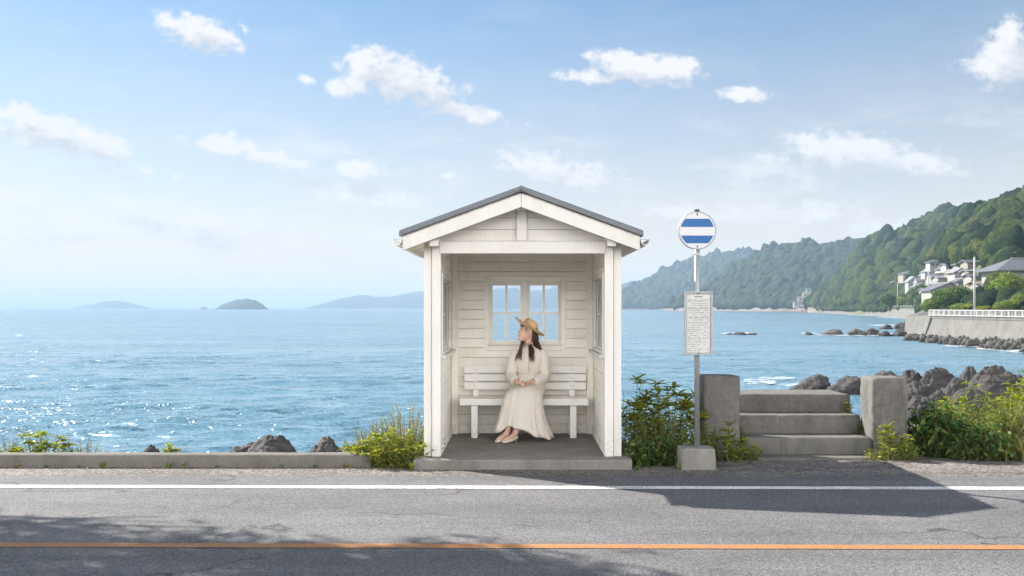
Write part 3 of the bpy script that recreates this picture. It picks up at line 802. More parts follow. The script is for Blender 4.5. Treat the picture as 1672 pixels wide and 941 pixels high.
# side walls
for s in (-1, 1):
    xi, xo = X0 + s * .80, X0 + s * .89
    HS = (10.30, 11.705, 1.08, 1.82)
    m = MB()
    a, b = sorted((xi, xi + s * .03)); planks(m, a, b, 10.125, 11.795, FZ + .003, 2.2, HS, axis='y')
    a2, b2 = sorted((xo, xo - s * .03)); planks(m, a2, b2, 10.135, 11.90, FZ + .003, roof_z(xo) - .10, HS, axis='y')
    c0, c1 = sorted((xi + s * .034, xo - s * .034))
    for (ya, yb, z0, z1) in [(10.13, HS[0] - .004, FZ, 2.18), (HS[1] + .004, 11.79, FZ, 2.18), (HS[0], HS[1], FZ, HS[2] - .004), (HS[0], HS[1], HS[3] + .004, 2.18)]:
        m.box(c0, c1, ya, yb, z0 + .004, z1)
    m.build('side_wall', M['paint_inner'], sh, bevel=.002)
    # window: inside trim, frame, glazing bars, glass, sill
    m = MB(); t0, t1 = sorted((xi - s * .016, xi - s * .0005)); w = .05
    m.box(t0, t1, HS[0] - w, HS[0], HS[2] - .02, HS[3]); m.box(t0, t1, HS[1], 11.743, HS[2] - .02, HS[3])
    m.box(t0, t1, HS[0] - w, 11.743, HS[3] + .001, HS[3] + w)
    win = m.build('window', M['paint'], sh, bevel=.002)
    m = MB(); q0, q1 = sorted((xi - s * .05, xi + s * .02)); m.box(q0, q1, HS[0] - w - .01, 11.742, HS[2] - .055, HS[2] - .021)
    m.build('sill', M['paint'], win, bevel=.003)
    m = MB(); f0, f1 = sorted((xi + s * .035, xi + s * .06)); fw = .03
    m.box(f0, f1, HS[0] + .001, HS[0] + fw, HS[2] + .001, HS[3] - .001); m.box(f0, f1, HS[1] - fw, HS[1] - .001, HS[2] + .001, HS[3] - .001)
    m.box(f0 + .001, f1 - .001, HS[0] + fw, HS[1] - fw, HS[2] + .001, HS[2] + fw); m.box(f0 + .001, f1 - .001, HS[0] + fw, HS[1] - fw, HS[3] - fw, HS[3] - .001)
    ym = (HS[0] + HS[1]) / 2
    m.box(f0 + .002, f1 - .002, ym - .022, ym + .022, HS[2] + fw, HS[3] - fw)
    for yc in ((HS[0] + ym) / 2, (HS[1] + ym) / 2): m.box(f0 + .008, f1 - .008, yc - .008, yc + .008, HS[2] + fw, HS[3] - fw)
    zc = (HS[2] + HS[3]) / 2; m.box(f0 + .0095, f1 - .0095, HS[0] + fw, HS[1] - fw, zc - .008, zc + .008)
    m.build('frame', M['paint'], win, bevel=.002)
    m = MB(); xg = xi + s * .048; m.box(xg - .002, xg + .002, HS[0] + fw - .005, HS[1] - fw + .005, HS[2] + fw - .005, HS[3] - fw + .005)
    m.build('pane', M['glass'], win)
# back window
w = .057
m = MB(); m.box(HB[0] - w, HB[0], 11.782, 11.7985, HB[2] - w, HB[3] + w); m.box(HB[1], HB[1] + w, 11.782, 11.7985, HB[2] - w, HB[3] + w)
m.box(HB[0] + .0006, HB[1] - .0006, 11.7825, 11.7985, HB[3], HB[3] + w); m.box(HB[0] + .0006, HB[1] - .0006, 11.7825, 11.7985, HB[2] - w, HB[2])
win = m.build('window', M['paint_inner'], sh, bevel=.003)
m = MB(); m.box(HB[0] - .02, HB[1] + .02, 11.768, 11.8, HB[2] - .004, HB[2] + .014); m.build('sill', M['paint'], win, bevel=.003)
XM = (HB[0] + HB[1]) / 2
m = MB()
for (a, b) in ((HB[0], XM - .018), (XM + .018, HB[1])):
    f = .036; y0, y1 = 11.805, 11.85
    m.box(a + .001, a + f, y0, y1, HB[2] + .001, HB[3] - .001); m.box(b - f, b - .001, y0, y1, HB[2] + .001, HB[3] - .001)
    m.box(a + f, b - f, y0 + .001, y1 - .001, HB[2] + .001, HB[2] + .052); m.box(a + f, b - f, y0 + .001, y1 - .001, HB[3] - .044, HB[3] - .001)
    c = (a + b) / 2; zc = 1.462
    m.box(c - .0125, c + .0125, y0 + .008, y1 - .008, HB[2] + .052, HB[3] - .044)
    m.box(a + f, b - f, y0 + .0095, y1 - .0095, zc - .0115, zc + .0115)
m.box(XM - .018, XM + .018, 11.80, 11.855, HB[2], HB[3])
m.build('frame', M['paint_inner'], win, bevel=.002)
for (a, b) in ((HB[0], XM - .018), (XM + .018, HB[1])):
    m = MB(); m.box(a + .03, b - .03, 11.826, 11.83, HB[2] + .046, HB[3] - .038); m.build('pane', M['glass'], win)
# front beam, gable boards, king post
m = MB(); m.box(-.776, .815, 9.955, 10.10, 2.043, 2.160); m.build('front_beam', M['paint'], sh, bevel=.005)
m = MB(); planks(m, X0 - .9, X0 + .9, 10.0, 10.03, 2.163, 2.62, None, pitch=.112, top=RZ - .085)
m.build('gable_wall', M['paint'], sh, bevel=.002)
m = MB(); m.box(-.037, .057, 9.952, 9.998, 2.163, 2.50); m.build('king_post', M['paint'], sh, bevel=.004)
for (a, b, z0, z1, y0) in [(-.034, .054, 2.455, 2.505, 9.80), (-.86, -.778, 2.105, 2.165, 9.80), (.82, .90, 2.105, 2.165, 9.80)]:
    m = MB(); m.box(a, b, y0, 11.95, z0, z1); m.build('purlin', M['paint'], sh, bevel=.004)
# bargeboards front and back
for y0, y1 in ((9.745, 9.785), (12.03, 12.065)):
    for s in (-1, 1):
        e = RX + s * 1.11; c = RX + s * .0012
        zt = lambda x: roof_z(x) - .062
        m = MB(); m.prism([(c, zt(c)), (e, zt(e)), (e, zt(e) - .126), (c, zt(c) - .126)], y0, y1)
        m.build('bargeboard', M['paint'], sh, bevel=.004)
# roof: boards, rafters, metal sheets, ridge cap, gutters
for s in (-1, 1):
    e = RX + s * 1.118
    m = MB(); n = 9
    for k in range(n):
        a = RX + s * (1.118 * k / n + .002); b = RX + s * (1.118 * (k + 1) / n - .002)
        m.prism([(a, roof_z(a) - .046), (b, roof_z(b) - .046), (b, roof_z(b) - .0612), (a, roof_z(a) - .0612)], 9.787, 12.028)
    m.build('roof_boards', M['paint_inner'], sh)
    for k in range(6):
        y = 9.96 + k * .40
        m = MB(); a = RX + s * .03; b = RX + s * 1.09
        m.prism([(a, roof_z(a) - .063), (b, roof_z(b) - .063), (b, roof_z(b) - .125), (a, roof_z(a) - .125)], y + .02, y + .065)
        m.build('rafter', M['paint_inner'], sh, bevel=.003)
    m = MB(); e2 = RX + s * 1.142
    m.prism([(RX + s * .001, RZ), (e2, roof_z(e2)), (e2, roof_z(e2) - .043), (RX + s * .001, RZ - .043)], YF, YB)
    for k in range(8):                                     # standing seams
        y = YF + .02 + k * (YB - YF - .06) / 7
        m.prism([(RX + s * .05, roof_z(RX + s * .05) + .012), (e2, roof_z(e2) + .012), (e2, roof_z(e2) - .002), (RX + s * .05, roof_z(RX + s * .05) - .002)], y, y + .018)
    m.build('roof_sheet', M['roof'], sh, bevel=.003)
    m = MB(); gx = RX + s * 1.16; gz = 2.165; ring = []
    prof = [(-.035, .0), (-.03, -.03), (-.01, -.052), (.015, -.05), (.036, -.028), (.045, .004), (.05, .004), (.04, -.034), (.016, -.058), (-.012, -.058), (-.036, -.034), (-.04, .0)]
    for y in (9.74, 12.08): ring.append([(gx + s * a, y, gz + b) for a, b in prof])
    m.loft(ring); gt = m.build('gutter', M['paint'], sh)
    for k in range(5):
        m = MB(); y = 9.85 + k * .52; m.box(min(gx - s * .05, gx + s * .045), max(gx - s * .05, gx + s * .045), y, y + .02, gz + .002, gz + .008)
        m.build('gutter_bracket', M['steel'], gt)
    m = MB(); fx = RX + s * 1.105; m.box(min(fx, fx + s * .018), max(fx, fx + s * .018), 9.79, 12.02, roof_z(fx) - .16, roof_z(fx) - .063); m.build('fascia', M['paint'], sh, bevel=.003)
m = MB(); c = .064
m.prism([(RX - c, roof_z(RX + c) + .004), (RX, RZ + .012), (RX + c, roof_z(RX + c) + .004), (RX + c, roof_z(RX + c) - .04), (RX, RZ - .025), (RX - c, roof_z(RX + c) - .04)], YF - .012, YB + .012)
m.build('ridge_cap', M['roof'], sh, bevel=.004)
# skirting boards inside and a floor bead
for s in (-1, 1):
    a, b = sorted((X0 + s * .786, X0 + s * .799)); m = MB(); m.box(a, b, 10.125, 11.74, FZ, FZ + .085); m.build('skirting_board', M['paint_inner'], sh, bevel=.002)

# ================================================================== BENCH
be = thing('bench', 'white slatted wooden bench inside the bus shelter', 'bench', (.037, 11.53, FZ))
SX0, SX1, SEAT = -.666, .742, .53
m = MB()
for k in range(3):
    y = 11.35 + k * .122; m.box(SX0, SX1, y, y + .118, SEAT - .072, SEAT)
m.build('seat', M['bench_paint'], be, bevel=.005)
for (z0, z1) in ((.79, .869), (.70, .777), (.605, .685)):
    m = MB(); m.box(-.632, .736, 11.70, 11.722, z0, z1)
    m.build('backrest_slat', M['bench_paint'], be, bevel=.004)
leg = None
for lx in (-.505, .577):
    for (y0, y1, z1) in ((11.385, 11.445, .456), (11.655, 11.70, .456)):
        m = MB(); m.box(lx - .035, lx + .035, y0, y1, FZ, z1); m.build('leg', M['bench_paint'], be, bevel=.004)
    m = MB(); m.box(lx - .03, lx + .03, 11.7235, 11.755, FZ, .875); sup = m.build('back_support', M['bench_paint'], be, bevel=.003)
    m = MB(); m.box(lx - .03, lx + .03, 11.447, 11.653, .37, .455); m.build('cross_rail', M['bench_paint'], be, bevel=.003)
    for (z) in (.83, .738, .645):
        for dx in (-.014, .014):
            m = MB(); m.lathe((lx + dx, 11.7005, z), [(.005, 0), (.005, .0035), (.003, .0045)], 8, (0, -1, 0)); m.build('screw', M['steel'], sup)

# ================================================================== BUS STOP SIGN
sg = thing('bus_stop_sign', 'round white bus stop sign with two blue bands on a pole in a concrete block', 'bus stop sign', (1.677, 9.9, 0))
m = MB()
rings = []
for (z, hw, y0, y1) in ((-.02, .169, 9.755, 10.07), (.10, .164, 9.762, 10.062), (.20, .158, 9.77, 10.05)):
    rings.append([(1.668 - hw, y0, z), (1.668 + hw, y0, z), (1.668 + hw, y1, z), (1.668 - hw, y1, z)])
m.loft(rings); m.build('concrete_block', M['block'], sg, bevel=.014)
m = MB(); m.tube([(1.677, 9.9, .19), (1.677, 9.9, 2.44)], .025, 20); pole = m.build('pole', M['steel'], sg, smooth=True)
pole.data.polygons.foreach_set('use_smooth', [len(p.vertices) == 4 for p in pole.data.polygons])
m = MB()
m.lathe((1.677, 9.9, 2.435), [(.027, 0), (.027, .02), (.012, .026)], 16)
m.build('pole_cap', M['dark_metal'], pole)
DZ = 2.256; DX = 1.674; DY = 9.868
m = MB(); m.lathe((DX, DY, DZ), [(.170, 0), (.176, .0), (.181, .006), (.181, .02), (.176, .024), (.02, .024)][::-1] and [(.02, -.022), (.176, -.022), (.181, -.018), (.181, -.002), (.177, .004), (.171, .004), (.170, .0), (.0, .0)], 64, (0, -1, 0))
disc = m.build('sign_disc', M['steel'], sg)
m = MB(); m.lathe((DX, DY - .0015, DZ), [(.1695, 0), (.1695, .001), (0, .001)], 64, (0, -1, 0)); face = m.build('sign_face', M['sign_white'], sg)
for (pa, pb) in ((357.5, 370.8), (384.9, 397.5)):
    za, zb = H + (CY - pa) / 172.2, H + (CY - pb) / 172.2
    pts = []; rr = .1575
    for k in range(13):
        z = zb + (za - zb) * k / 12; pts.append((DX + math.sqrt(rr * rr - (z - DZ) ** 2), z))
    poly = pts + [(2 * DX - x, z) for x, z in pts[::-1]]
    m = MB(); m.prism(poly, DY - .0045, DY - .0030); m.build('blue_band', M['sign_blue'], face)
for dz in (.155, -.150):
    m = MB(); m.lathe((DX, DY - .002, DZ + dz), [(.006, 0), (.006, .006), (.003, .008)], 10, (0, -1, 0))
    m.box(DX - .0025, DX + .0025, DY - .0075, DY - .0025, DZ + dz - .016, DZ + dz + .012)
    m.build('bolt', M['dark_metal'], face)
for z in (2.30, 2.20, 2.02, 1.60, 1.15):
    m = MB(); m.lathe((1.677, 9.9, z), [(.0255, 0), (.0295, .002), (.0295, .022), (.0255, .024)], 16); m.box(1.659, 1.695, 9.8725, 9.889, z + .002, z + .022)
    m.build('clamp', M['steel'], sg)
BX0, BX1, BZ0, BZ1, BY = 1.549, 1.817, 1.074, 1.679, 9.853
m = MB(); fw = .016
m.box(BX0, BX0 + fw, BY - .012, BY + .014, BZ0, BZ1); m.box(BX1 - fw, BX1, BY - .012, BY + .014, BZ0, BZ1)
m.box(BX0 + fw, BX1 - fw, BY - .0115, BY + .0135, BZ0, BZ0 + fw); m.box(BX0 + fw, BX1 - fw, BY - .0115, BY + .0135, BZ1 - fw, BZ1)
m.box(BX0 + .004, BX1 - .004, BY + .002, BY + .010, BZ0 + .004, BZ1 - .004)
board = m.build('timetable_board', M['steel'], sg, bevel=.002)
m = MB(); m.box(BX0 + .026, BX1 - .026, BY - .001, BY + .0015, BZ0 + .026, BZ1 - .036); sheet = m.build('timetable_sheet', M['paper'], board)
m = MB(); rr = random.Random(3)
yq = BY - .0022
def ink(xa, xb, z, h=.0026): m.box(xa, xb, yq, yq + .001, z - h / 2, z + h / 2)
sx0, sx1 = BX0 + .036, BX1 - .036; z = BZ1 - .052
ink(sx0 + .06, sx1 - .06, z, .008); z -= .02
row = 0
while z > BZ0 + .05:
    kind = rr.random()
    if row in (1, 5, 10, 16, 21): ink(sx0, sx1, z, .0016)
    x = sx0
    while x < sx1 - .01:
        wd = rr.uniform(.006, .03)
        if row > 15 and (x > sx0 + .10 and rr.random() < .6): x += wd; continue
        if rr.random() < .82: ink(x, min(x + wd, sx1), z - .006, rr.uniform(.0028, .0048))
        x += wd + rr.uniform(.003, .010)
    z -= rr.choice((.0145, .0165, .021)); row += 1
m.build('printed_lines', M['ink'], sheet)
for (x, z) in ((1.683, BZ0 + .018), (1.683, BZ1 - .02)):
    m = MB(); m.lathe((x, BY - .012, z), [(.007, 0), (.007, .003), (.003, .005)], 10, (0, -1, 0)); m.build('screw', M['dark_metal'], board)

# ================================================================== KERB, STAIRS, PILLARS
def rough_box(name, x0, x1, y0, y1, z0, z1, mat, parent=None, seed=0, cell=.05, amp=.006, rnd=.018, top_in=0.0):
    """weathered concrete: a finely divided box with rounded, chipped edges"""
    nx, ny, nz = [max(2, int(round((b - a) / cell))) for a, b in ((x0, x1), (y0, y1), (z0, z1))]
    idx = {}; vs = []; fs = []
    def V(i, j, k):
        key = (i, j, k)
        if key not in idx:
            p = Vector((x0 + (x1 - x0) * i / nx, y0 + (y1 - y0) * j / ny, z0 + (z1 - z0) * k / nz))
            c = Vector((min(max(p.x, x0 + rnd), x1 - rnd), min(max(p.y, y0 + rnd), y1 - rnd), min(max(p.z, z0 + rnd), z1 - rnd)))
            d = p - c
            if d.length > rnd: p = c + d.normalized() * rnd
            q = p * 5 + Vector((seed * 7.1, seed * 3.3, seed))
            edge = sum((i in (0, nx), j in (0, ny), k in (0, nz)))
            a = amp * (1 if edge < 2 else 2.2)
            n3 = mn.noise_vector(q * 1.3) * a * .7 + mn.noise_vector(q * 4.1) * a * .6
            if edge >= 2:
                ch = max(0, mn.noise(q * 2.7) - .25) * .05; n3 += (c - p).normalized() * ch if (c - p).length > 1e-6 else Vector()
            if k == nz: n3.z *= .5
            p = p + n3
            if top_in: p.x += (Vector(((x0 + x1) / 2, 0, 0)).x - p.x) * top_in * k / nz
            idx[key] = len(vs); vs.append(p)
        return idx[key]
    for a in range(nx):
        for b in range(ny):
            fs.append((V(a, b, 0), V(a, b + 1, 0), V(a + 1, b + 1, 0), V(a + 1, b, 0))); fs.append((V(a, b, nz), V(a + 1, b, nz), V(a + 1, b + 1, nz), V(a, b + 1, nz)))
    for a in range(nx):
        for c in range(nz):
            fs.append((V(a, 0, c), V(a + 1, 0, c), V(a + 1, 0, c + 1), V(a, 0, c + 1))); fs.append((V(a, ny, c), V(a, ny, c + 1), V(a + 1, ny, c + 1), V(a + 1, ny, c)))
    for b in range(ny):
        for c in range(nz):
            fs.append((V(0, b, c), V(0, b, c + 1), V(0, b + 1, c + 1), V(0, b + 1, c))); fs.append((V(nx, b, c), V(nx, b + 1, c), V(nx, b + 1, c + 1), V(nx, b, c + 1)))
    mb = MB(); mb.v = [tuple(q) for q in vs]; mb.f = fs; mb.m = [0] * len(fs)
    return mb.build(name, mat, parent, smooth=True)
tag(rough_box('concrete_kerb', -14, -1.42, 9.91, 10.13, -.12, .123, M['kerb'], None, 1, .06, .005, .018), 'long low concrete kerb between the road and the sea left of the shelter', 'kerb')
st = thing('concrete_stairs', 'three worn concrete steps between two pillars leading to the shore', 'stairs', (2.94, 11.2, 0))
for k, (y0, z) in enumerate(((10.69, .189), (11.05, .384), (11.38, .578))):
    zb = (-.1, .150, .345)[k]
    rough_box('step', 2.262, 3.612, y0, 12.07 - .003 * k, zb, z, M['stairs'], st, 4 + k, .055, .005, .02)
rough_box('threshold', 2.25, 3.60, 10.40, 10.684, -.08, .022, M['stairs'], st, 9, .06, .003, .01)
def pillar(x0, x1, z1, seed, label):
    o = rough_box('concrete_pillar', x0, x1, 10.69, 11.10, -.12, z1, M['stairs'], None, seed, .045, .006, .022)
    return tag(o, label, 'pillar', 'concrete pillars beside the steps')
pillar(1.882, 2.258, .822, 21, 'square concrete pillar on the left of the steps, nearer the bus stop sign')
pillar(3.616, 3.982, .805, 22, 'square concrete pillar on the right of the steps')
# ================================================================== PERSON
def rring(c, rx, ry, tilt=0.0, n=40, fold=0.0, nf=9, ph=0.0, yaw=0.0, flat=0.0):
    """closed ring: theta 0 = viewer right, pi/2 = front; tilt turns the front direction from -y up to +z"""
    c = Vector(c); u = Vector((0, -math.cos(tilt), math.sin(tilt))); out = []
    ex = Vector((math.cos(yaw), math.sin(yaw), 0))
    for k in range(n):
        a = 2 * math.pi * k / n
        f = 1 + fold * (math.sin(nf * a + ph) * .6 + math.sin(nf * 1.7 * a + ph * 2.3) * .4)
        out.append(c + ex * (rx * math.cos(a) * f) + u * (ry * math.sin(a) * f))
    return out
pe = thing('person', 'seated person in a long cream dress and straw hat looking out to the left', 'person', (.03, 11.3, FZ))

# ---- body: one continuous surface (pieces fused by a voxel remesh)
b = MB()
hc = Vector((.078, 11.46, 1.262))                           # head centre
hq = Matrix.Rotation(R(-68), 3, 'Z') @ Matrix.Rotation(R(-10), 3, 'X')   # face looks to -Y in head space, then turns to the viewer's left
def HP(x, y, z): return hc + hq @ Vector((x, y, z))          # head space: x right, -y face, z up
rings = []
# (z, half width, front y, back y)
for (z, w, fy, by) in [(-.118, .012, -.080, -.055), (-.112, .026, -.090, -.03), (-.095, .042, -.094, .0), (-.070, .055, -.090, .035), (-.040, .064, -.0885, .07), (-.01, .070, -.087, .09),
                       (.012, .072, -.083, .098), (.035, .073, -.088, .1), (.06, .071, -.088, .097), (.085, .062, -.078, .085), (.105, .045, -.055, .062), (.118, .02, -.02, .03)]:
    cyy = (fy + by) / 2; ry = (by - fy) / 2; rg_ = []
    for k in range(24):
        a = 2 * math.pi * k / 24; ca, sa = math.cos(a), math.sin(a)
        e = .85; rg_.append(HP(w * math.copysign(abs(ca) ** e, ca), cyy - ry * math.copysign(abs(sa) ** e, sa), z))
    rings.append(rg_)
b.loft(rings)
# nose, lips, chin, ears
b.tube([HP(0, -.083, .02), HP(0, -.094, -.004), HP(0, -.106, -.026), HP(0, -.096, -.034)], [.006, .0085, .0105, .009], 10)
for s in (-1, 1): b.tube([HP(s * .007, -.092, -.03), HP(s * .010, -.088, -.033)], [.007, .005], 8)
b.tube([HP(-.016, -.086, -.055), HP(0, -.0965, -.054), HP(.016, -.086, -.055)], [.005, .007, .005], 8)
b.tube([HP(-.014, -.086, -.066), HP(0, -.095, -.0665), HP(.014, -.086, -.066)], [.005, .007, .005], 8)
b.tube([HP(-.012, -.086, -.096), HP(.012, -.086, -.096)], [.014, .014], 10)
for s in (-1, 1): b.tube([HP(s * .071, .005, -.032), HP(s * .079, .012, -.012), HP(s * .081, .016, .012), HP(s * .074, .010, .022)], [.008, .012, .013, .007], 8, flat=.6)
# neck and torso
nb = Vector((.088, 11.505, 1.085))
b.tube([HP(0, .03, -.05), HP(0, .022, -.10), nb + Vector((0, 0, .025)), nb + Vector((0, .005, -.05))], [.05, .044, .046, .075], 16)
b.loft([rring((.088, 11.52, .56), .15, .115), rring((.088, 11.525, .66), .155, .11), rring((.088, 11.525, .78), .108, .078), rring((.09, 11.515, .9), .125, .09), rring((.09, 11.515, .98), .14, .085), rring((.09, 11.515, 1.04), .125, .065), rring((.09, 11.51, 1.075), .06, .05)])
SHR, SHL = Vector((-.055, 11.515, 1.02)), Vector((.235, 11.515, 1.02))
ELR, ELL = Vector((-.105, 11.475, .785)), Vector((.272, 11.475, .775))
WRR, WRL = Vector((-.035, 11.285, .722)), Vector((.108, 11.295, .718))
for a, e, w in ((SHR, ELR, WRR), (SHL, ELL, WRL)):
    b.tube([a, a.lerp(e, .5), e, e.lerp(w, .5), w], [.046, .042, .037, .033, .0245], 12)
# hands, clasped on the lap: palm, four fingers, thumb each
def hand(w, palm_end, side, thumb_dir, fingers):
    d = (palm_end - w).normalized()
    b.tube([w - d * .02, w + d * .02, palm_end], [.023, .026, .024], 12, flat=.62)
    for pts, r in fingers: b.tube(pts, r, 8)
PR = Vector((.002, 11.240, .700)); PL = Vector((.046, 11.250, .709))
fr, fl = [], []
for k in range(4):
    o = Vector((.004 + .010 * k, .004 * k - .022, -.004 - .003 * abs(k - 1.5)))
    L = (.9, 1.0, .95, .78)[k]
    s0 = PR + Vector((-.012 + .0125 * k, -.004, .002)); fr.append(([s0, s0 + Vector((.012, -.024, .004)) * L, s0 + Vector((.022, -.044, -.010)) * L, s0 + Vector((.028, -.054, -.024)) * L], [.0095, .009, .0082, .0066]))
    t0 = PL + Vector((-.012, -.016 + .011 * k, .008 - .002 * k)); fl.append(([t0, t0 + Vector((-.026, -.010, .006)) * L, t0 + Vector((-.048, -.014, -.004)) * L, t0 + Vector((-.060, -.013, -.016)) * L], [.0095, .009, .0082, .0066]))
fr.append(([PR + Vector((.012, .020, .008)), PR + Vector((.028, .004, .014)), PR + Vector((.038, -.012, .010))], [.011, .010, .008]))
fl.append(([PL + Vector((.0, .014, .010)), PL + Vector((-.020, .012, .020)), PL + Vector((-.036, .002, .020))], [.011, .010, .008]))
hand(WRR, PR, -1, None, fr); hand(WRL, PL, 1, None, fl)
# legs and feet
LG = [((.005, 11.50, .60), (-.045, 11.13, .575), (-.150, 11.085, .185), (-.255, 10.955)), ((.165, 11.50, .60), (.105, 11.13, .575), (-.062, 11.06, .180), (-.178, 10.915))]
for hp, kn, an, toe in LG:
    hp, kn, an = Vector(hp), Vector(kn), Vector(an)
    b.tube([hp, hp.lerp(kn, .5), kn, kn.lerp(an, .25), kn.lerp(an, .6), an], [.074, .062, .045, .046, .040, .030], 14)
    t = Vector((toe[0], toe[1], FZ + .028)); h = Vector((an.x, an.y, FZ + .06)) + (an - t).normalized() * .012
    b.tube([an, an.lerp(t, .35) + Vector((0, 0, -.012)), an.lerp(t, .7) + Vector((0, 0, -.004)), t], [.031, .031, .027, .014], 12)
    b.tube([an, h], [.029, .026], 12)
body = b.build('body', M['skin'], pe, smooth=True)
rm = body.modifiers.new('Remesh', 'REMESH'); rm.mode = 'VOXEL'; rm.voxel_size = .0042; rm.use_smooth_shade = True
sm = body.modifiers.new('Smooth', 'SMOOTH'); sm.factor = .5; sm.iterations = 2

# face details
m = MB()
m.tube([HP(-.019, -.0855, -.0585), HP(-.008, -.0975, -.0545), HP(0, -.1015, -.0555), HP(.008, -.0975, -.0545), HP(.019, -.0855, -.0585)], [.002, .0042, .0045, .0042, .002], 8)
m.tube([HP(-.017, -.0855, -.061), HP(0, -.1005, -.0655), HP(.017, -.0855, -.061)], [.002, .0052, .002], 8)
m.build('lips', M['lips'], pe, smooth=True)
for s in (-1, 1):
    m = MB(); m.tube([HP(s * .045, -.072, .010), HP(s * .034, -.0835, .0135), HP(s * .020, -.086, .008)], [.0008, .0024, .001], 8); m.build('eye', M['eye'], pe, smooth=True)
    m = MB(); m.tube([HP(s * .050, -.070, .027), HP(s * .036, -.086, .032), HP(s * .017, -.0905, .029)], [.0006, .0014, .0012], 6); m.build('eyebrow', M['hair'], pe, smooth=True)

# ---- dress: bodice with sleeves, waistband, skirt
m = MB()
m.loft([rring((.088, 11.522, .785), .122, .092, fold=.03, nf=14), rring((.088, 11.518, .815), .135, .104, fold=.03, nf=11), rring((.089, 11.512, .88), .150, .117, fold=.012, nf=7), rring((.09, 11.508, .94), .158, .122), rring((.09, 11.51, 1.0), .166, .110),
        rring((.09, 11.513, 1.045), .150, .085), rring((.09, 11.512, 1.07), .105, .070), rring((.09, 11.508, 1.088), .066, .060), rring((.09, 11.506, 1.096), .058, .054)], cap=False)
def sleeve(a, e, w, s):
    pts = [a + Vector((-s * .03, 0, .022)), a + Vector((s * .004, 0, .004)), a.lerp(e, .35) + Vector((s * .006, 0, 0)), a.lerp(e, .7) + Vector((s * .008, -.002, 0)), e + Vector((s * .004, -.004, -.004)), e.lerp(w, .25) + Vector((0, 0, -.014)), e.lerp(w, .54) + Vector((0, 0, -.016)), e.lerp(w, .70) + Vector((0, 0, -.006)), e.lerp(w, .74), e.lerp(w, .81)]
    rad = [.035, .062, .060, .060, .062, .063, .058, .044, .033, .032]
    k0 = len(m.v); m.tube(pts, rad, 26)
    for i in range(k0, len(m.v)):                           # cloth wrinkles
        p = Vector(m.v[i]); q = mn.noise_vector(p * 16 + Vector((s * 5, 0, 0))) * .009 + mn.noise_vector(Vector((p.x * 10, p.y * 10, p.z * 42))) * .009
        m.v[i] = tuple(p + q)
sleeve(SHR, ELR, WRR, -1); sleeve(SHL, ELL, WRL, 1)
dress = m.build('blouse', M['cloth'], pe, smooth=True)
dress.modifiers.new('Sub', 'SUBSURF').render_levels = 1
m = MB(); m.tube([(.086, 11.413, 1.06), (.086, 11.402, 1.02), (.087, 11.388, .95), (.087, 11.393, .88), (.088, 11.412, .81)], [.006, .007, .007, .007, .006], 6, flat=.5)
m.build('button_placket', M['cloth_band'], dress, smooth=True)
for (y, z) in ((11.395, 1.02), (11.380, .965), (11.382, .91), (11.394, .855)):
    q = MB(); q.lathe((.087, y, z), [(.0055, 0), (.0055, .003), (.003, .004)], 10, (0, -1, 0)); q.build('button', M['button'], dress)
m = MB(); m.loft([rring((.09, 11.506, 1.090), .062, .058), rring((.09, 11.504, 1.10), .060, .056), rring((.09, 11.504, 1.108), .055, .051)], cap=False)
m.build('collar', M['cloth_band'], dress, smooth=True)
m = MB(); m.loft([rring((.088, 11.522, .776), .124, .094, fold=.02, nf=20), rring((.088, 11.522, .783), .127, .097, fold=.02, nf=20), rring((.088, 11.522, .796), .127, .097, fold=.02, nf=20), rring((.088, 11.522, .803), .122, .093)], cap=False)
m.build('waistband', M['cloth_band'], pe, smooth=True)
N = 120
key = [((.088, 11.52, .795), .118, .088, 0, .030), ((.088, 11.513, .755), .140, .105, 8, .040), ((.088, 11.50, .705), .165, .125, 22, .030), ((.085, 11.455, .645), .190, .105, 52, .018), ((.070, 11.36, .612), .196, .084, 82, .012), ((.050, 11.25, .598), .200, .082, 92, .010),
       ((.035, 11.165, .580), .207, .106, 68, .012), ((.022, 11.135, .515), .215, .118, 32, .020), ((.014, 11.14, .43), .226, .130, 10, .034), ((.010, 11.15, .33), .248, .142, 0, .050), ((.012, 11.155, .235), .276, .158, 0, .064), ((.018, 11.16, .16), .300, .170, 0, .072)]
rings = []
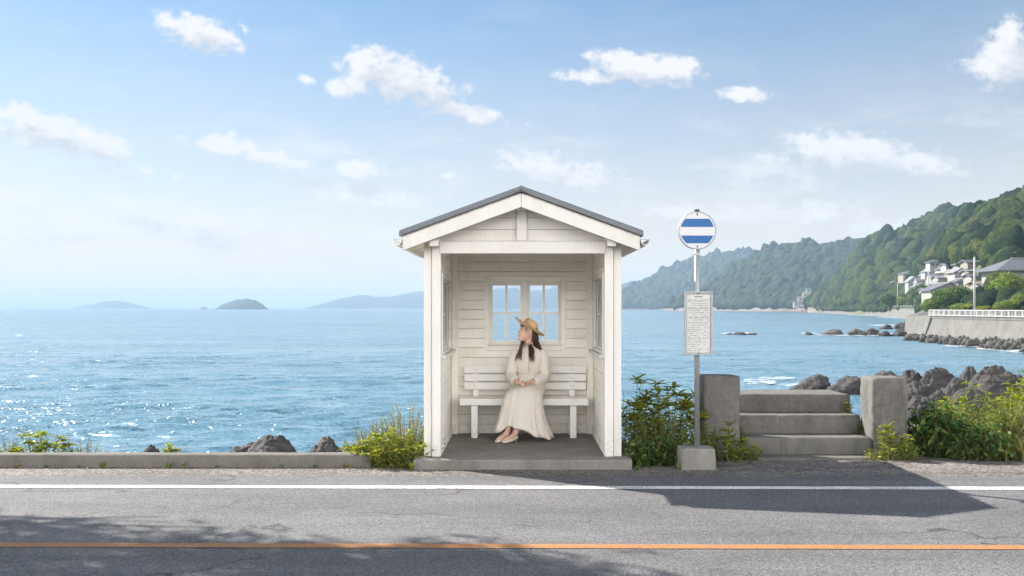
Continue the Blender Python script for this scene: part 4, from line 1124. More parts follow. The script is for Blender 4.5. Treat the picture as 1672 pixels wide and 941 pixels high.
for j, (c, rx, ry, t, fo) in enumerate(key):
    ring = []
    c = Vector(c); u = Vector((0, -math.cos(R(t)), math.sin(R(t)))); g = max(0, (j - 6) / 5)
    for k in range(N):
        a = 2 * math.pi * k / N; ca, sa = math.cos(a), math.sin(a)
        f = 1 + 2.0 * fo * (.6 * (1 - 2 * abs(math.sin(4.5 * a + .6 + .5 * g)) ** .8) + .45 * (1 - 2 * abs(math.sin(8 * a + 1.9 - .6 * g)) ** .8) + .25 * math.sin(23 * a + 4)) if j > 2 else 1 + fo * math.sin(34 * a) * .8
        p = c + Vector((rx * ca * f, 0, 0)) + u * (ry * sa * f)
        # shape of the two thighs and the valley between them on the lap and shins
        if 3 <= j <= 9 and sa > 0: p -= u * (.014 * math.exp(-((p.x - .03 + .01 * j) / .032) ** 2) * sa * (1 - abs(j - 6) / 5))
        if j >= 9:                                          # hem: lifted over the feet on the left, trailing to the right
            wgt = (j - 8) / 3
            hem = .205 * max(0, math.sin(a)) * max(0, -math.cos(a - .55)) ** .8 if ca < .3 else 0
            lift = .105 * math.exp(-((a - 1.95) / .62) ** 2) - .040 * math.exp(-((a - .35) / .55) ** 2) - .03 * math.exp(-((a - 6.2) / .6) ** 2) + .03 * math.exp(-((a - 3.3) / .5) ** 2)
            p.z += lift * wgt + .010 * wgt * math.sin(9 * a + 1.2)
            p.x += .03 * wgt * max(0, ca) ** 2 - .012 * wgt * max(0, -ca)
        p.z = max(p.z, FZ + .014)
        q = mn.noise_vector(p * 9) * .009 * min(1, .3 + j / 8) + mn.noise_vector(Vector((p.x * 22, p.y * 22, p.z * 5))) * .006 * min(1, j / 6)
        ring.append(p + q)
    rings.append(ring)
m = MB(); m.loft(rings, cap=False); sk = m.build('skirt', M['cloth'], pe, smooth=True)
sd = sk.modifiers.new('Sub', 'SUBSURF'); sd.levels = 1; sd.render_levels = 1
so_ = sk.modifiers.new('Solid', 'SOLIDIFY'); so_.thickness = .003

# ---- shoes
for hp, kn, an, toe in LG:
    t = Vector((toe[0], toe[1], FZ)); a = Vector((an[0], an[1], FZ)); d = (t - a).normalized(); sd_ = Vector((-d.y, d.x, 0)); heel = a - d * .040
    L = (t - heel).length + .012
    rings = []
    for (f, w, z0, z1) in [(0, .010, .036, .066), (.05, .026, .030, .074), (.18, .031, .024, .071), (.35, .031, .013, .058), (.55, .036, .006, .046), (.75, .037, .005, .041), (.9, .027, .006, .033), (.98, .012, .008, .024)]:
        c = heel + d * (L * f); rings.append([c + sd_ * (w * math.cos(q)) + Vector((0, 0, (z0 + z1) / 2 + (z1 - z0) / 2 * math.copysign(abs(math.sin(q)) ** .7, math.sin(q)))) for q in (2 * math.pi * k / 18 for k in range(18))])
    m = MB(); m.loft(rings); shoe = m.build('shoe', M['shoe'], pe, smooth=True)
    m = MB(); hc_ = heel + d * .026
    m.loft([[hc_ + sd_ * (r * math.cos(q)) + d * (r * math.sin(q)) + Vector((0, 0, z)) for q in (2 * math.pi * k / 14 for k in range(14))] for z, r in ((.001, .017), (.012, .0175), (.034, .024))]); m.build('heel', M['sole'], shoe)
    m = MB(); c = heel + d * (L * .82); m.tube([c + sd_ * .012 + Vector((0, 0, .041)), c + Vector((0, 0, .046)), c - sd_ * .012 + Vector((0, 0, .041))], [.003, .0045, .003], 6); m.build('bow', M['cloth_band'], shoe, smooth=True)

# ---- hat
ha = thing_axis = (hq @ Vector((0, .50, .80))).normalized()
ha = Vector((.54, .12, .84)).normalized()
hb = Vector((.088, 11.462, 1.300))
m = MB(); prof_b = [(.082, .0), (.10, -.004), (.135, -.002), (.165, .004), (.192, .014), (.195, .018), (.192, .0185), (.164, .009), (.135, .003), (.10, .002), (.088, .006)]
q0 = Vector((0, 0, 1)).rotation_difference(ha); ring = []
for r, h in prof_b:
    ring.append([hb + q0 @ Vector((r * math.cos(a) * 1.0, r * math.sin(a) * 1.0, h + .006 * (r / .187) ** 2 * math.cos(2 * a + .4))) for a in (2 * math.pi * k / 48 for k in range(48))])
m.loft(ring, cap=False)
for r, h in (): pass
crown = [(.089, -.002), (.0885, .03), (.087, .06), (.083, .078), (.072, .090), (.05, .0965), (.02, .098), (.004, .098)]
m.loft([[hb + q0 @ Vector((r * math.cos(a) * .94, r * math.sin(a) * 1.06, h)) for a in (2 * math.pi * k / 40 for k in range(40))] for r, h in crown])
hat = m.build('hat', M['straw'], pe, smooth=True)
m = MB(); m.loft([[hb + q0 @ Vector((r * math.cos(a) * .94, r * math.sin(a) * 1.06, h)) for a in (2 * math.pi * k / 40 for k in range(40))] for r, h in ((.0885, .006), (.0915, .008), (.0912, .024), (.088, .026))], cap=False)
m.build('hat_ribbon', M['ribbon'], hat, smooth=True)

# ---- hair: cap, fringe and long locks
m = MB()
rings = []
for (z, w, fy, by) in [(-.10, .060, .035, .112), (-.06, .072, .030, .116), (-.02, .079, .012, .118), (.02, .080, -.03, .117), (.05, .079, -.075, .112), (.08, .070, -.082, .098), (.105, .05, -.06, .07), (.122, .02, -.02, .03)]:
    cyy = (fy + by) / 2; ry = (by - fy) / 2
    rings.append([HP(w * math.cos(a), cyy - ry * math.sin(a), z) for a in (2 * math.pi * k / 24 for k in range(24))])
m.loft(rings)
rh = random.Random(12)
for k in range(26):                                         # fringe and temple strands
    x = -.062 + .124 * k / 25
    y = -.078 + .05 * (abs(x) / .062) ** 2.2
    ln = .014 + .058 * (abs(x) / .062) ** 2.4 + rh.uniform(-.006, .008)
    m.tube([HP(x * .85, y + .025, .078), HP(x, y - .014, .058), HP(x * 1.06, y - .014, .058 - ln * .55), HP(x * 1.1 + rh.uniform(-.004, .004), y - .006, .058 - ln)], [.006, .0055, .0045, .0012], 6, flat=.6)
def lock(p0, p1, p2, p3, r, wob, ph):
    pts = []
    for i in range(12):
        t = i / 11; p = p0 * (1 - t) ** 3 + p1 * 3 * t * (1 - t) ** 2 + p2 * 3 * t * t * (1 - t) + p3 * t ** 3
        p = p + Vector((math.sin(t * 8 + ph) * wob * t, math.cos(t * 7 + ph * 1.7) * wob * .7 * t, 0)); pts.append(p)
    m.tube(pts, [r * (1 - .15 * abs(2 * i / 11 - 1)) * (1 if i < 8 else (11.5 - i) / 3.6) for i in range(12)], 7, flat=.6)
V3 = Vector
def J(s): return V3((rh.uniform(-s, s), rh.uniform(-s, s), rh.uniform(-s, s)))
for k in range(34):                                         # in front of the viewer-left shoulder
    a = HP(.070 + rh.uniform(-.004, .006) if False else .066, .0 + rh.uniform(-.01, .05), rh.uniform(-.05, .0))
    a = V3((.030 + rh.uniform(-.01, .02), 11.49 + rh.uniform(-.03, .02), 1.21 + rh.uniform(-.03, .02)))
    e = V3((-.030 + rh.uniform(-.032, .034), 11.385 + rh.uniform(-.012, .012), .955 + rh.uniform(-.03, .06)))
    lock(a, a + V3((-.01, -.02, -.06)) + J(.006), V3((-.012 + rh.uniform(-.025, .03), 11.395, 1.06)) + J(.01), e, rh.uniform(.0055, .0095), .012, rh.uniform(0, 6))
for k in range(44):                                         # in front of the viewer-right shoulder
    a = HP(-.074, .03 + rh.uniform(-.02, .05), rh.uniform(-.03, .02)) + J(.004)
    e = V3((.125 + rh.uniform(-.03, .045), 11.385 + rh.uniform(-.012, .01), .935 + rh.uniform(-.025, .09)))
    lock(a, a + V3((.004, -.008, -.08)) + J(.006), V3((.115 + rh.uniform(-.022, .03), 11.39, 1.06)) + J(.01), e, rh.uniform(.006, .0095), .012, rh.uniform(0, 6))
for k in range(60):                                         # down the back and over the far shoulder
    a = HP(rh.uniform(-.07, .04), .10 + rh.uniform(-.02, .01), rh.uniform(-.04, .02))
    e = V3((.20 + rh.uniform(-.06, .075), 11.53 + rh.uniform(-.03, .05), .95 + rh.uniform(-.03, .12)))
    lock(a, a + V3((.012, .01, -.09)) + J(.008), V3((.19 + rh.uniform(-.05, .06), 11.52 + rh.uniform(-.03, .04), 1.10)) + J(.01), e, rh.uniform(.007, .011), .008, rh.uniform(0, 6))
m.build('hair', M['hair'], pe, smooth=True)
# ================================================================== ROCKS
RCACHE = {}
def rock_mesh(seed, sub=4, amp=.38):
    if (seed, sub) not in RCACHE: RCACHE[(seed, sub)] = rock_make(seed, sub, amp if sub > 4 else amp * 2.1)
    return RCACHE[(seed, sub)]
def rock_make(seed, sub, amp):
    v, f = ico(sub); out = []
    o = Vector((seed * 3.17, seed * 1.31, seed * 7.7)); rot = Matrix.Rotation(R(30), 3, 'Y') @ Matrix.Rotation(R(20 + seed * 13), 3, 'Z')
    for p in v:
        p = Vector(p); q = p + o
        n = mn.fractal(q * .9, .9, 2.0, 4)
        lay = rot @ p + mn.noise_vector(q * 1.1) * .18
        rid = abs(mn.noise(Vector((lay.x * 1.1, lay.y * 1.1, lay.z * 5.5)) + o)); rid2 = abs(mn.noise(Vector((lay.x * 2.5, lay.y * 2.5, lay.z * 13)) + o))
        crack = abs(mn.noise(q * 1.9 + Vector((9, 3, 1))))
        r = 1 + amp * n * .6 - .20 * max(0, .22 - rid) / .22 * .45 - .05 * max(0, .2 - rid2) / .2 - .09 * max(0, .10 - crack) / .10 + mn.noise(q * 5) * .035 + mn.noise(q * 11) * .015
        out.append(p * r)
    return out, f
ROCKN = {}
def rock(px0, px1, ptop, pbase, d, label, mat='rock', group=None, seed=1, depth=1.0, sub=5, lean=0.0, name='rock', zb=None, peak=0.0):
    """a boulder standing at distance d whose foot is at pbase (defaults to sea level)"""
    a, c = P(px0, pbase, d), P(px1, ptop, d)
    zb = SEA - .25 if zb is None else zb
    w = (c.x - a.x) / 2; h = c.z - zb
    vs, f = rock_mesh(seed, sub)
    vx = np.array([q[:] for q in vs]); vx[:, 0] /= np.abs(vx[:, 0]).max(); vx[:, 1] /= np.abs(vx[:, 1]).max(); vx[:, 2] /= vx[:, 2].max()
    zz = np.where(vx[:, 2] < -.25, -.25 + (vx[:, 2] + .25) * .3, vx[:, 2]); zz = (zz + .25) / 1.25
    taper = 1 - peak * np.clip(zz, 0, 1) ** 1.3 * .42
    X_ = vx[:, 0] * w * 1.06 * taper + lean * w * zz; Y_ = vx[:, 1] * w * depth * taper; Z_ = zz * h
    me = np_mesh(name, np.stack([X_, Y_, Z_], -1), np.asarray(f).reshape(-1), 3, M[mat], None, True)
    me.location = ((a.x + c.x) / 2, d, zb)
    return tag(me, label, 'rock', group)
G1 = 'rocks behind the kerb'
rock(222, 268, 725.5, 745, 33, 'small low dark rock behind the kerb, leftmost of the rocks there', group=G1, seed=2, peak=.5)
rock(355, 440, 721, 745, 32.4, 'low slanting grey rock leaning against the peaked rock behind the kerb', group=G1, seed=3, lean=.2)
rock(384, 497, 710, 745, 31, 'peaked grey rock, the biggest one behind the kerb', group=G1, seed=4, peak=1.0)
rock(484, 580, 712.5, 745, 31.6, 'rounded grey rock behind the kerb next to the shrub', group=G1, seed=5, peak=.6)
G2 = 'dark rock pile below the steps'
for (a, b, t, d, lab, sd, ln, pk) in [
    (1285, 1368, 611, 62, 'long sloping dark rock seen over the top step, left of its neighbour', 11, .25, .5),
    (1345, 1420, 613, 60, 'dark rock seen over the top step touching the right pillar', 12, .2, .5),
    (1415, 1478, 605, 66, 'flat brown rock showing just above the right pillar', 13, 0, 0),
    (1462, 1516, 603, 60, 'rounded dark rock just right of the right pillar', 14, 0, .3),
    (1496, 1566, 598.5, 59, 'broad domed dark rock in the middle of the pile', 15, .05, .3),
    (1558, 1605, 597, 63, 'dark rock between the domed rock and the highest rock of the pile', 16, .2, .5),
    (1566, 1650, 595.5, 58, 'highest dark ridged rock at the right end of the pile', 17, .25, .7),
    (1470, 1526, 621, 54, 'low dark rock below the rounded rock beside the right pillar', 18, .1, .2),
    (1518, 1590, 616, 52, 'creased dark rock in front of the domed rock', 19, .2, .3),
    (1575, 1655, 611, 52, 'wide brown ledge rock below the highest rock', 20, .2, .2),
    (1508, 1562, 636, 47, 'smooth round boulder at the front of the pile above the ivy', 21, 0, .2),
    (1540, 1625, 633, 46, 'flat front ledge of rock beside the smooth round boulder', 22, .1, 0),
    (1475, 1530, 645, 45, 'brown front rock half hidden by the dark leaves beside the pillar', 23, 0, 0),
    (1610, 1690, 606, 56, 'rock behind the bushes at the right edge of the photo', 24, 0, .2)]:
    rock(a, b, t, 660, d, lab, group=G2, seed=sd, lean=ln, peak=pk, depth=.8)
G3 = 'rocks standing in the shallow bay'
for (a, b, t, py, lab, sd, pk) in [
    (1180, 1202, 544.2, 546.5, 'low end of the dark reef awash in the bay, left of its hump', 31, 0),
    (1194, 1218, 541.8, 546.8, 'humped rock in the middle of the small reef in the bay', 32, .3),
    (1213, 1234, 543.8, 546.8, 'low right end of the small reef in the bay', 33, 0),
    (1312, 1330, 542.5, 547, 'small lone dark rock between the reef and the row of bay rocks', 34, .2),
    (1339, 1384, 537.5, 547.5, 'long pale topped rock at the left end of the row of bay rocks', 35, .4),
    (1383, 1416, 536.5, 548, 'split rock second in the row of bay rocks', 36, .3),
    (1404, 1434, 535.5, 548, 'domed rock beside the split rock in the row', 37, .2),
    (1430, 1456, 540.5, 549, 'low rock right of the domed rock in the row', 38, .2),
    (1450, 1486, 540, 549, 'low jagged rock joining the row to the shore', 39, .2),
    (1435, 1460, 529.5, 537.5, 'small pointed rock farther out behind the row', 40, .7),
    (1455, 1482, 526, 537, 'tallest pointed rock farther out behind the row', 41, .7),
    (1478, 1497, 527.5, 536, 'dark rock between the pointed rock and the sea wall end', 42, .3)]:
    rock(a, b, t, py, sea_d(py), lab, 'rock_far', G3, sd, .9, 4, .15, peak=pk)
G4 = 'boulders along the foot of the near sea wall'
rs = random.Random(9); k = 0; shore = []
for i in range(88):
    px = 1484 + 201 * (i / 87) + rs.uniform(-4, 4)
    hi = 503.8 + .0763 * (px - CX); py = hi + rs.random() ** 1.3 * (3 + 6 * (px - 1490) / 180)
    shore.append((px, py))
shore.sort()
names = ['first', 'second', 'third', 'fourth', 'fifth', 'sixth', 'seventh', 'eighth', 'ninth', 'tenth', 'eleventh', 'twelfth', 'thirteenth', 'fourteenth', 'fifteenth', 'sixteenth', 'seventeenth', 'eighteenth', 'nineteenth', 'twentieth']
tens = {20: 'twenty', 30: 'thirty', 40: 'forty', 50: 'fifty', 60: 'sixty', 70: 'seventy', 80: 'eighty'}; tenth = {30: 'thirtieth', 40: 'fortieth', 50: 'fiftieth', 60: 'sixtieth', 70: 'seventieth', 80: 'eightieth'}
def ordinal(n):
    if n <= 20: return names[n - 1]
    if n % 10 == 0: return tenth[n]
    return tens[n // 10 * 10] + '-' + names[n % 10 - 1]
for i, (px, py) in enumerate(shore):
    d = sea_d(py + 1.5); w = rs.uniform(12, 26); h = rs.uniform(6, 14) * (.7 + .5 * (px - 1490) / 180)
    rock(px - w / 2, px + w / 2, py - h, py, d, 'jagged grey boulder on the shore below the white railing, %s from the left' % ordinal(i + 1), 'rock_far', G4, 50 + i % 17, rs.uniform(.8, 1.2), 4, rs.uniform(-.3, .4), peak=rs.uniform(.2, .7))

# ================================================================== PLANTS
def leaves_mesh(base, dirv, nrm, L, W, droop=.25, fold=.35):
    """array of simple six-point leaves folded on the midrib"""
    n = len(base); d = dirv / np.linalg.norm(dirv, axis=1)[:, None]
    s = np.cross(d, nrm); s /= np.linalg.norm(s, axis=1)[:, None] + 1e-9
    u = np.cross(s, d)
    L = L[:, None]; W = W[:, None]
    b = base; t = base + d * L - u * L * droop
    m1 = base + d * L * .33 - u * L * droop * .06; m2 = base + d * L * .68 - u * L * droop * .42
    l1 = m1 + s * W * .5 + u * W * fold; r1 = m1 - s * W * .5 + u * W * fold
    l2 = m2 + s * W * .38 + u * W * fold * .7; r2 = m2 - s * W * .38 + u * W * fold * .7
    V = np.stack([b, r1, m1, l1, r2, m2, l2, t], 1).reshape(-1, 3)
    fq = np.array([[0, 1, 2, 2], [0, 2, 3, 3], [1, 4, 5, 2], [2, 5, 6, 3], [4, 7, 5, 5], [5, 7, 6, 6]])
    tri = np.array([[0, 1, 2], [0, 2, 3], [4, 7, 5], [5, 7, 6]]); quad = np.array([[1, 4, 5, 2], [2, 5, 6, 3]])
    off = (np.arange(n) * 8)[:, None]
    flat = np.concatenate([tri.reshape(1, -1) + off, quad.reshape(1, -1) + off], 1).reshape(-1)
    sizes = np.tile([3, 3, 3, 3, 4, 4], n)
    return V, flat, sizes
def plant(name, label, base, h, w, dep, kind, seed, stems, mat, leaf=(.07, .035), per=14, group=None, tip=None, lean=(0, 0), cat='plant', up=.55, bare=.12, tipmat='leaf_yellow', droop=.3):
    rg = np.random.default_rng(seed); root = thing(name, label, cat, base, group)
    fin = kind != 'broad'; stems = int(stems * (1.75 if fin else 1.7)); leaf = (leaf[0] * (1.0 if fin else .72), leaf[1] * (1.05 if fin else .72)); per = int(per * (1.25 if fin else 1.5))
    B, D, Nn, Ls, Ws = [], [], [], [], []; TB, TD, TN, TL, TW = [], [], [], [], []
    sm_ = MB()
    for k in range(stems):
        a = rg.uniform(0, 6.283); rr = math.sqrt(rg.uniform(0, 1))
        bx, by = math.cos(a) * rr, math.sin(a) * rr
        hs = h * (1 - .55 * rr ** 1.5) * rg.uniform(.72, 1.05)
        p0 = np.array([base[0] + bx * w * .30, base[1] + by * dep * .30, base[2] - .03])
        out = np.array([bx * w * .26 + rg.normal() * w * .05 + lean[0] * h, by * dep * .26 + rg.normal() * dep * .05 + lean[1] * h, 0])
        def at(t): return p0 + out * t ** 1.4 + np.array([0, 0, hs * (t - .12 * rr * t ** 3)])
        pts = [at(t) for t in np.linspace(0, 1, 6)]
        sm_.tube(pts, [.0045, .004, .0035, .003, .0024, .0012], 5)
        n = max(3, int(per * hs / h + rg.integers(-1, 2)))
        for i in range(n):
            t = bare + (1 - bare) * (i + rg.uniform(0, .7)) / n
            az = i * 2.4 + a + rg.normal() * .35
            el = rg.normal(up * (.4 + .8 * t) if kind != 'broad' else .12, .22)
            dv = np.array([math.cos(az) * math.cos(el), math.sin(az) * math.cos(el), math.sin(el)])
            nv = np.array([-math.cos(az) * math.sin(el), -math.sin(az) * math.sin(el), math.cos(el)]) + rg.normal(size=3) * .35
            sc = rg.uniform(.65, 1.2) * (1.15 - .5 * t if kind != 'broad' else rg.uniform(.8, 1.1))
            q = at(t)
            if kind == 'broad': q = q + dv * leaf[0] * .6
            B.append(q); D.append(dv); Nn.append(nv); Ls.append(leaf[0] * sc); Ws.append(leaf[1] * sc)
        if tip and rg.random() < tip[0]:
            nt_ = rg.integers(7, 11); q = at(1.0)
            for i in range(nt_):
                az = i * 6.283 / nt_ + rg.normal() * .2; el = rg.uniform(.15, 1.0)
                dv = np.array([math.cos(az) * math.cos(el), math.sin(az) * math.cos(el), math.sin(el)])
                TB.append(q); TD.append(dv); TN.append(np.array([0, 0, 1.]) + rg.normal(size=3) * .3); TL.append(tip[1] * rg.uniform(.7, 1.2)); TW.append(tip[2])
    off = np.array(base)
    V, fl_, sz = leaves_mesh(np.array(B) - off, np.array(D), np.array(Nn), np.array(Ls), np.array(Ws), droop)
    np_mesh('foliage', V, fl_, sz, M[mat], root, False)
    if TB:
        V, fl_, sz = leaves_mesh(np.array(TB) - off, np.array(TD), np.array(TN), np.array(TL), np.array(TW), .35)
        np_mesh('young_leaves', V, fl_, sz, M[tipmat], root, False)
    sm_.build('stems', M['stem'], root)
    return root
def tuft(label, base, h, n, seed, mat='leaf_olive', spread=.6, width=.008, group=None, name='grass_tuft', cat='grass', lean=0.):
    rg = np.random.default_rng(seed); vs, fl_, sz = [], [], []
    for k in range(n):
        a = rg.uniform(0, 6.283); L = h * rg.uniform(.5, 1.1); sp = spread * rg.uniform(.2, 1)
        b = np.array([math.cos(a), math.sin(a), 0]) * rg.uniform(0, .25) * h * .5
        d = np.array([math.cos(a) + lean, math.sin(a), 0]); s = np.array([-math.sin(a), math.cos(a), 0]) * width * rg.uniform(.6, 1.3)
        k0 = len(vs)
        for i, t in enumerate((0, .4, .75)):
            c = b + d * sp * L * t ** 2 + np.array([0, 0, L * (t - .35 * sp * t ** 3)])
            vs += [c - s * (1 - t * .55), c + s * (1 - t * .55)]
        vs.append(b + d * sp * L + np.array([0, 0, L * (1 - .35 * sp)]))
        fl_ += [k0, k0 + 1, k0 + 3, k0 + 2, k0 + 2, k0 + 3, k0 + 5, k0 + 4, k0 + 4, k0 + 5, k0 + 6]; sz += [4, 4, 3]
    o = np_mesh(name, np.array(vs), np.array(fl_), np.array(sz), M[mat], None, False); o.location = base
    return tag(o, label, cat, group)
def G(px, d, dz=0):
    x = (px - CX) / F * d; return (x, d, float(ground_z(x, d)) + dz)
# --- left of the shelter
plant('shrub', 'tall wispy olive shrub against the left post of the shelter', (-1.16, 10.42, -.05), .74, .74, .5, 'fine', 1, 70, 'leaf_olive', (.045, .011), 34, cat='shrub', up=.95)
plant('shrub', 'bright yellow green leafy shrub spilling over the kerb end beside the shelter', (-1.22, 10.02, 0), .42, .74, .42, 'leafy', 2, 62, 'leaf_yellow', (.055, .030), 14, cat='shrub', tip=(.5, .06, .022))
plant('shrub', 'wispy olive shrub left of the tall one, behind the kerb end', (-1.46, 10.48, -.12), .58, .74, .45, 'fine', 3, 60, 'leaf_olive', (.05, .012), 28, cat='shrub', up=.9)
plant('shrub', 'small shrub with a star of pointed yellow leaves at the left end of the clump', (-1.66, 10.42, -.12), .33, .34, .3, 'leafy', 4, 16, 'leaf_mid', (.05, .018), 12, cat='shrub', tip=(.9, .085, .022))
plant('shrub', 'low green leafy shrub at the foot of the yellow one by the shelter base', (-1.12, 9.94, 0), .22, .46, .24, 'leafy', 5, 30, 'leaf_mid', (.05, .028), 11, cat='shrub')
plant('wild_plant', 'leafy green plant with pointed shoots at the left edge behind the kerb', (-4.80, 10.42, -.10), .46, .62, .3, 'leafy', 6, 24, 'leaf_yellow', (.06, .022), 14, tip=(.8, .085, .022))
plant('wild_plant', 'low wispy brown green plant behind the kerb, right of the leafy one', (-4.42, 10.44, -.08), .36, .62, .3, 'fine', 7, 40, 'leaf_olive', (.04, .012), 18)
plant('wild_plant', 'low dry plant at the very left edge behind the kerb', (-5.14, 10.44, -.08), .36, .50, .3, 'fine', 8, 34, 'leaf_olive', (.045, .016), 15)
plant('shrub', 'yellow green leafy shrub low over the kerb end, left of the spilling one', (-1.50, 10.20, 0), .26, .40, .3, 'leafy', 56, 34, 'leaf_yellow', (.05, .024), 12, cat='shrub', tip=(.5, .06, .018))
plant('weed', 'small bright yellow green weed growing over the middle of the kerb', (-3.40, 10.17, .0), .24, .20, .12, 'leafy', 9, 8, 'leaf_yellow', (.055, .02), 8, tip=(.9, .06, .018))
tl = [('tiny grass tuft at the foot of the kerb near the left edge of the photo', 28), ('tiny grass tuft at the kerb foot, second from the left edge', 75), ('tiny grass tuft at the kerb foot below the leafy edge plants', 128), ('small grass tuft at the kerb foot, left of the yellow weed', 168),
      ('spreading grass tuft at the kerb foot under the yellow weed', 277), ('flat grass tuft at the kerb foot just right of the yellow weed', 300), ('tiny grass tuft at the kerb foot midway to the peaked rock', 355), ('tiny grass tuft at the kerb foot below the peaked rock', 462), ('tiny grass tuft at the kerb foot below the rounded rock', 515), ('grass tuft at the right end of the kerb foot', 565)]
for i, (lab, px) in enumerate(tl):
    tuft(lab, G(px, 9.885), (.05, .04, .05, .08, .075, .06, .045, .05, .05, .07)[i], 14, 60 + i, 'leaf_mid' if i % 3 else 'leaf_yellow', .9, .006, 'grass tufts along the kerb foot')
tuft('small grass tuft at the left corner of the shelter base', (-1.02, 9.73, 0), .10, 22, 80, 'leaf_yellow', .9, .006)
tuft('small grass tuft at the right corner of the shelter base', (1.10, 9.75, 0), .09, 18, 81, 'leaf_mid', .9, .006)
tuft('tiny grass tuft beside the left face of the sign block', (1.475, 9.76, 0), .10, 16, 82, 'leaf_mid', .8, .006)
# --- between the shelter and the steps
plant('shrub', 'tall plant with stars of yellow pointed leaves behind the sign pole', (1.50, 10.75, 0), .86, .80, .5, 'leafy', 11, 30, 'leaf_yellow', (.075, .026), 20, cat='shrub', tip=(1., .13, .030), tipmat='leaf_yellow')
plant('shrub', 'yellow star leaved plant nearer the shelter, shorter than the one behind the pole', (1.20, 10.85, 0), .78, .48, .45, 'leafy', 12, 17, 'leaf_mid', (.07, .026), 15, cat='shrub', tip=(.95, .12, .028))
plant('shrub', 'thin reddish twiggy plant beside the right post of the shelter', (1.05, 10.75, 0), .78, .30, .3, 'fine', 13, 8, 'leaf_dry', (.035, .009), 15, cat='shrub', up=.9)
plant('shrub', 'tangled fresh green shrub in the middle of the clump by the sign', (1.40, 10.40, 0), .60, 1.0, .45, 'leafy', 14, 84, 'leaf_mid', (.05, .022), 20, cat='shrub')
plant('shrub', 'dark broad leaved shrub at the foot of the clump next to the shelter base', (1.22, 10.12, 0), .34, .66, .40, 'broad', 15, 40, 'leaf_dark', (.085, .065), 9, cat='shrub', droop=.45)
plant('shrub', 'dark broad leaved shrub at the foot of the clump behind the sign block', (1.62, 10.16, 0), .30, .52, .36, 'broad', 16, 32, 'leaf_dark', (.08, .06), 9, cat='shrub', droop=.45)
plant('shrub', 'mid green shrub with small leaves between the sign pole and the left pillar', (1.84, 10.42, 0), .52, .36, .30, 'leafy', 17, 24, 'leaf_mid', (.05, .026), 15, cat='shrub')
plant('shrub', 'green shrub with upright shoots in front of the left pillar', (2.06, 10.38, 0), .40, .44, .26, 'leafy', 18, 22, 'leaf_mid', (.055, .022), 13, cat='shrub', tip=(.45, .065, .02))
plant('shrub', 'low yellow green shrub at the left end of the bottom step', (2.26, 10.40, 0), .25, .34, .24, 'leafy', 19, 18, 'leaf_mid', (.05, .024), 10, cat='shrub', tip=(.3, .05, .02))
for i, (x, y, z, h, lab) in enumerate([(2.30, 11.0, .18, .18, 'small green weed on the bottom step against the left pillar'), (3.58, 11.02, .19, .16, 'small weed on the bottom step against the right pillar'), (3.57, 11.33, .38, .24, 'yellow green weed on the middle step against the right pillar'), (2.29, 11.32, .384, .12, 'small weed on the middle step beside the left pillar')]):
    plant('weed', lab, (x, y, z), h, .15, .12, 'leafy', 30 + i, 8, 'leaf_mid' if i != 2 else 'leaf_yellow', (.05, .018), 7, group='weeds growing on the steps')
# --- right of the steps
plant('weed', 'upright young plant in front of the left edge of the right pillar', (3.66, 10.42, 0), .40, .22, .18, 'leafy', 41, 10, 'leaf_mid', (.065, .018), 12, tip=(.8, .10, .018))
plant('weed', 'low bushy plant at the foot of the right pillar', (3.86, 10.45, 0), .28, .40, .24, 'leafy', 42, 24, 'leaf_mid', (.05, .024), 11, tip=(.3, .05, .018))
plant('weed', 'low sprawling plant at the corner of the bottom step and the right pillar', (3.56, 10.45, 0), .16, .30, .20, 'leafy', 46, 16, 'leaf_yellow', (.045, .02), 9)
plant('shrub', 'dark mass of large lobed leaves right of the right pillar', (4.32, 10.78, 0), .66, .74, .56, 'broad', 43, 80, 'leaf_dark', (.105, .080), 11, cat='shrub', droop=.5)
plant('shrub', 'dark broad leaved shrub spreading low in front of the lobed leaves', (4.62, 10.48, 0), .42, .74, .44, 'broad', 44, 46, 'leaf_dark', (.10, .075), 9, cat='shrub', droop=.5)
plant('shrub', 'yellow green shrub with small leaves behind the dark lobed leaves', (4.72, 11.25, 0), .66, .60, .5, 'leafy', 45, 42, 'leaf_yellow', (.055, .026), 17, cat='shrub')
plant('shrub', 'mixed green shrub in the middle of the right bank', (5.02, 10.95, 0), .62, .66, .5, 'leafy', 47, 52, 'leaf_mid', (.055, .024), 18, cat='shrub')
plant('shrub', 'tall feathery yellow green bush at the right edge of the photo', (5.66, 11.3, 0), .92, 1.05, .7, 'leafy', 48, 84, 'leaf_yellow', (.07, .022), 24, cat='shrub', tip=(.6, .085, .018))
plant('shrub', 'olive shrub with fine leaves in front of the feathery bush', (5.35, 10.80, 0), .62, .74, .5, 'fine', 49, 70, 'leaf_olive', (.055, .014), 26, cat='shrub', up=.7)
plant('shrub', 'dry low shrub at the roadside at the right edge', (5.30, 10.45, 0), .34, .62, .36, 'fine', 50, 46, 'leaf_olive', (.05, .012), 18, cat='shrub', up=.6)
plant('shrub', 'leafy green bush beyond the feathery one at the right edge', (6.1, 12.2, 0), 1.05, 1.0, .7, 'leafy', 51, 60, 'leaf_mid', (.075, .028), 20, cat='shrub', tip=(.5, .085, .02))
plant('shrub', 'bushy olive shrub filling the bank below the feathery bush', (5.75, 10.75, 0), .75, .85, .5, 'leafy', 54, 70, 'leaf_olive', (.06, .022), 22, cat='shrub', tip=(.3, .06, .016))
plant('shrub', 'fresh green leafy shrub between the dark lobed leaves and the feathery bush', (5.0, 11.6, 0), .70, .8, .6, 'leafy', 55, 60, 'leaf_mid', (.06, .024), 20, cat='shrub', tip=(.5, .07, .018))
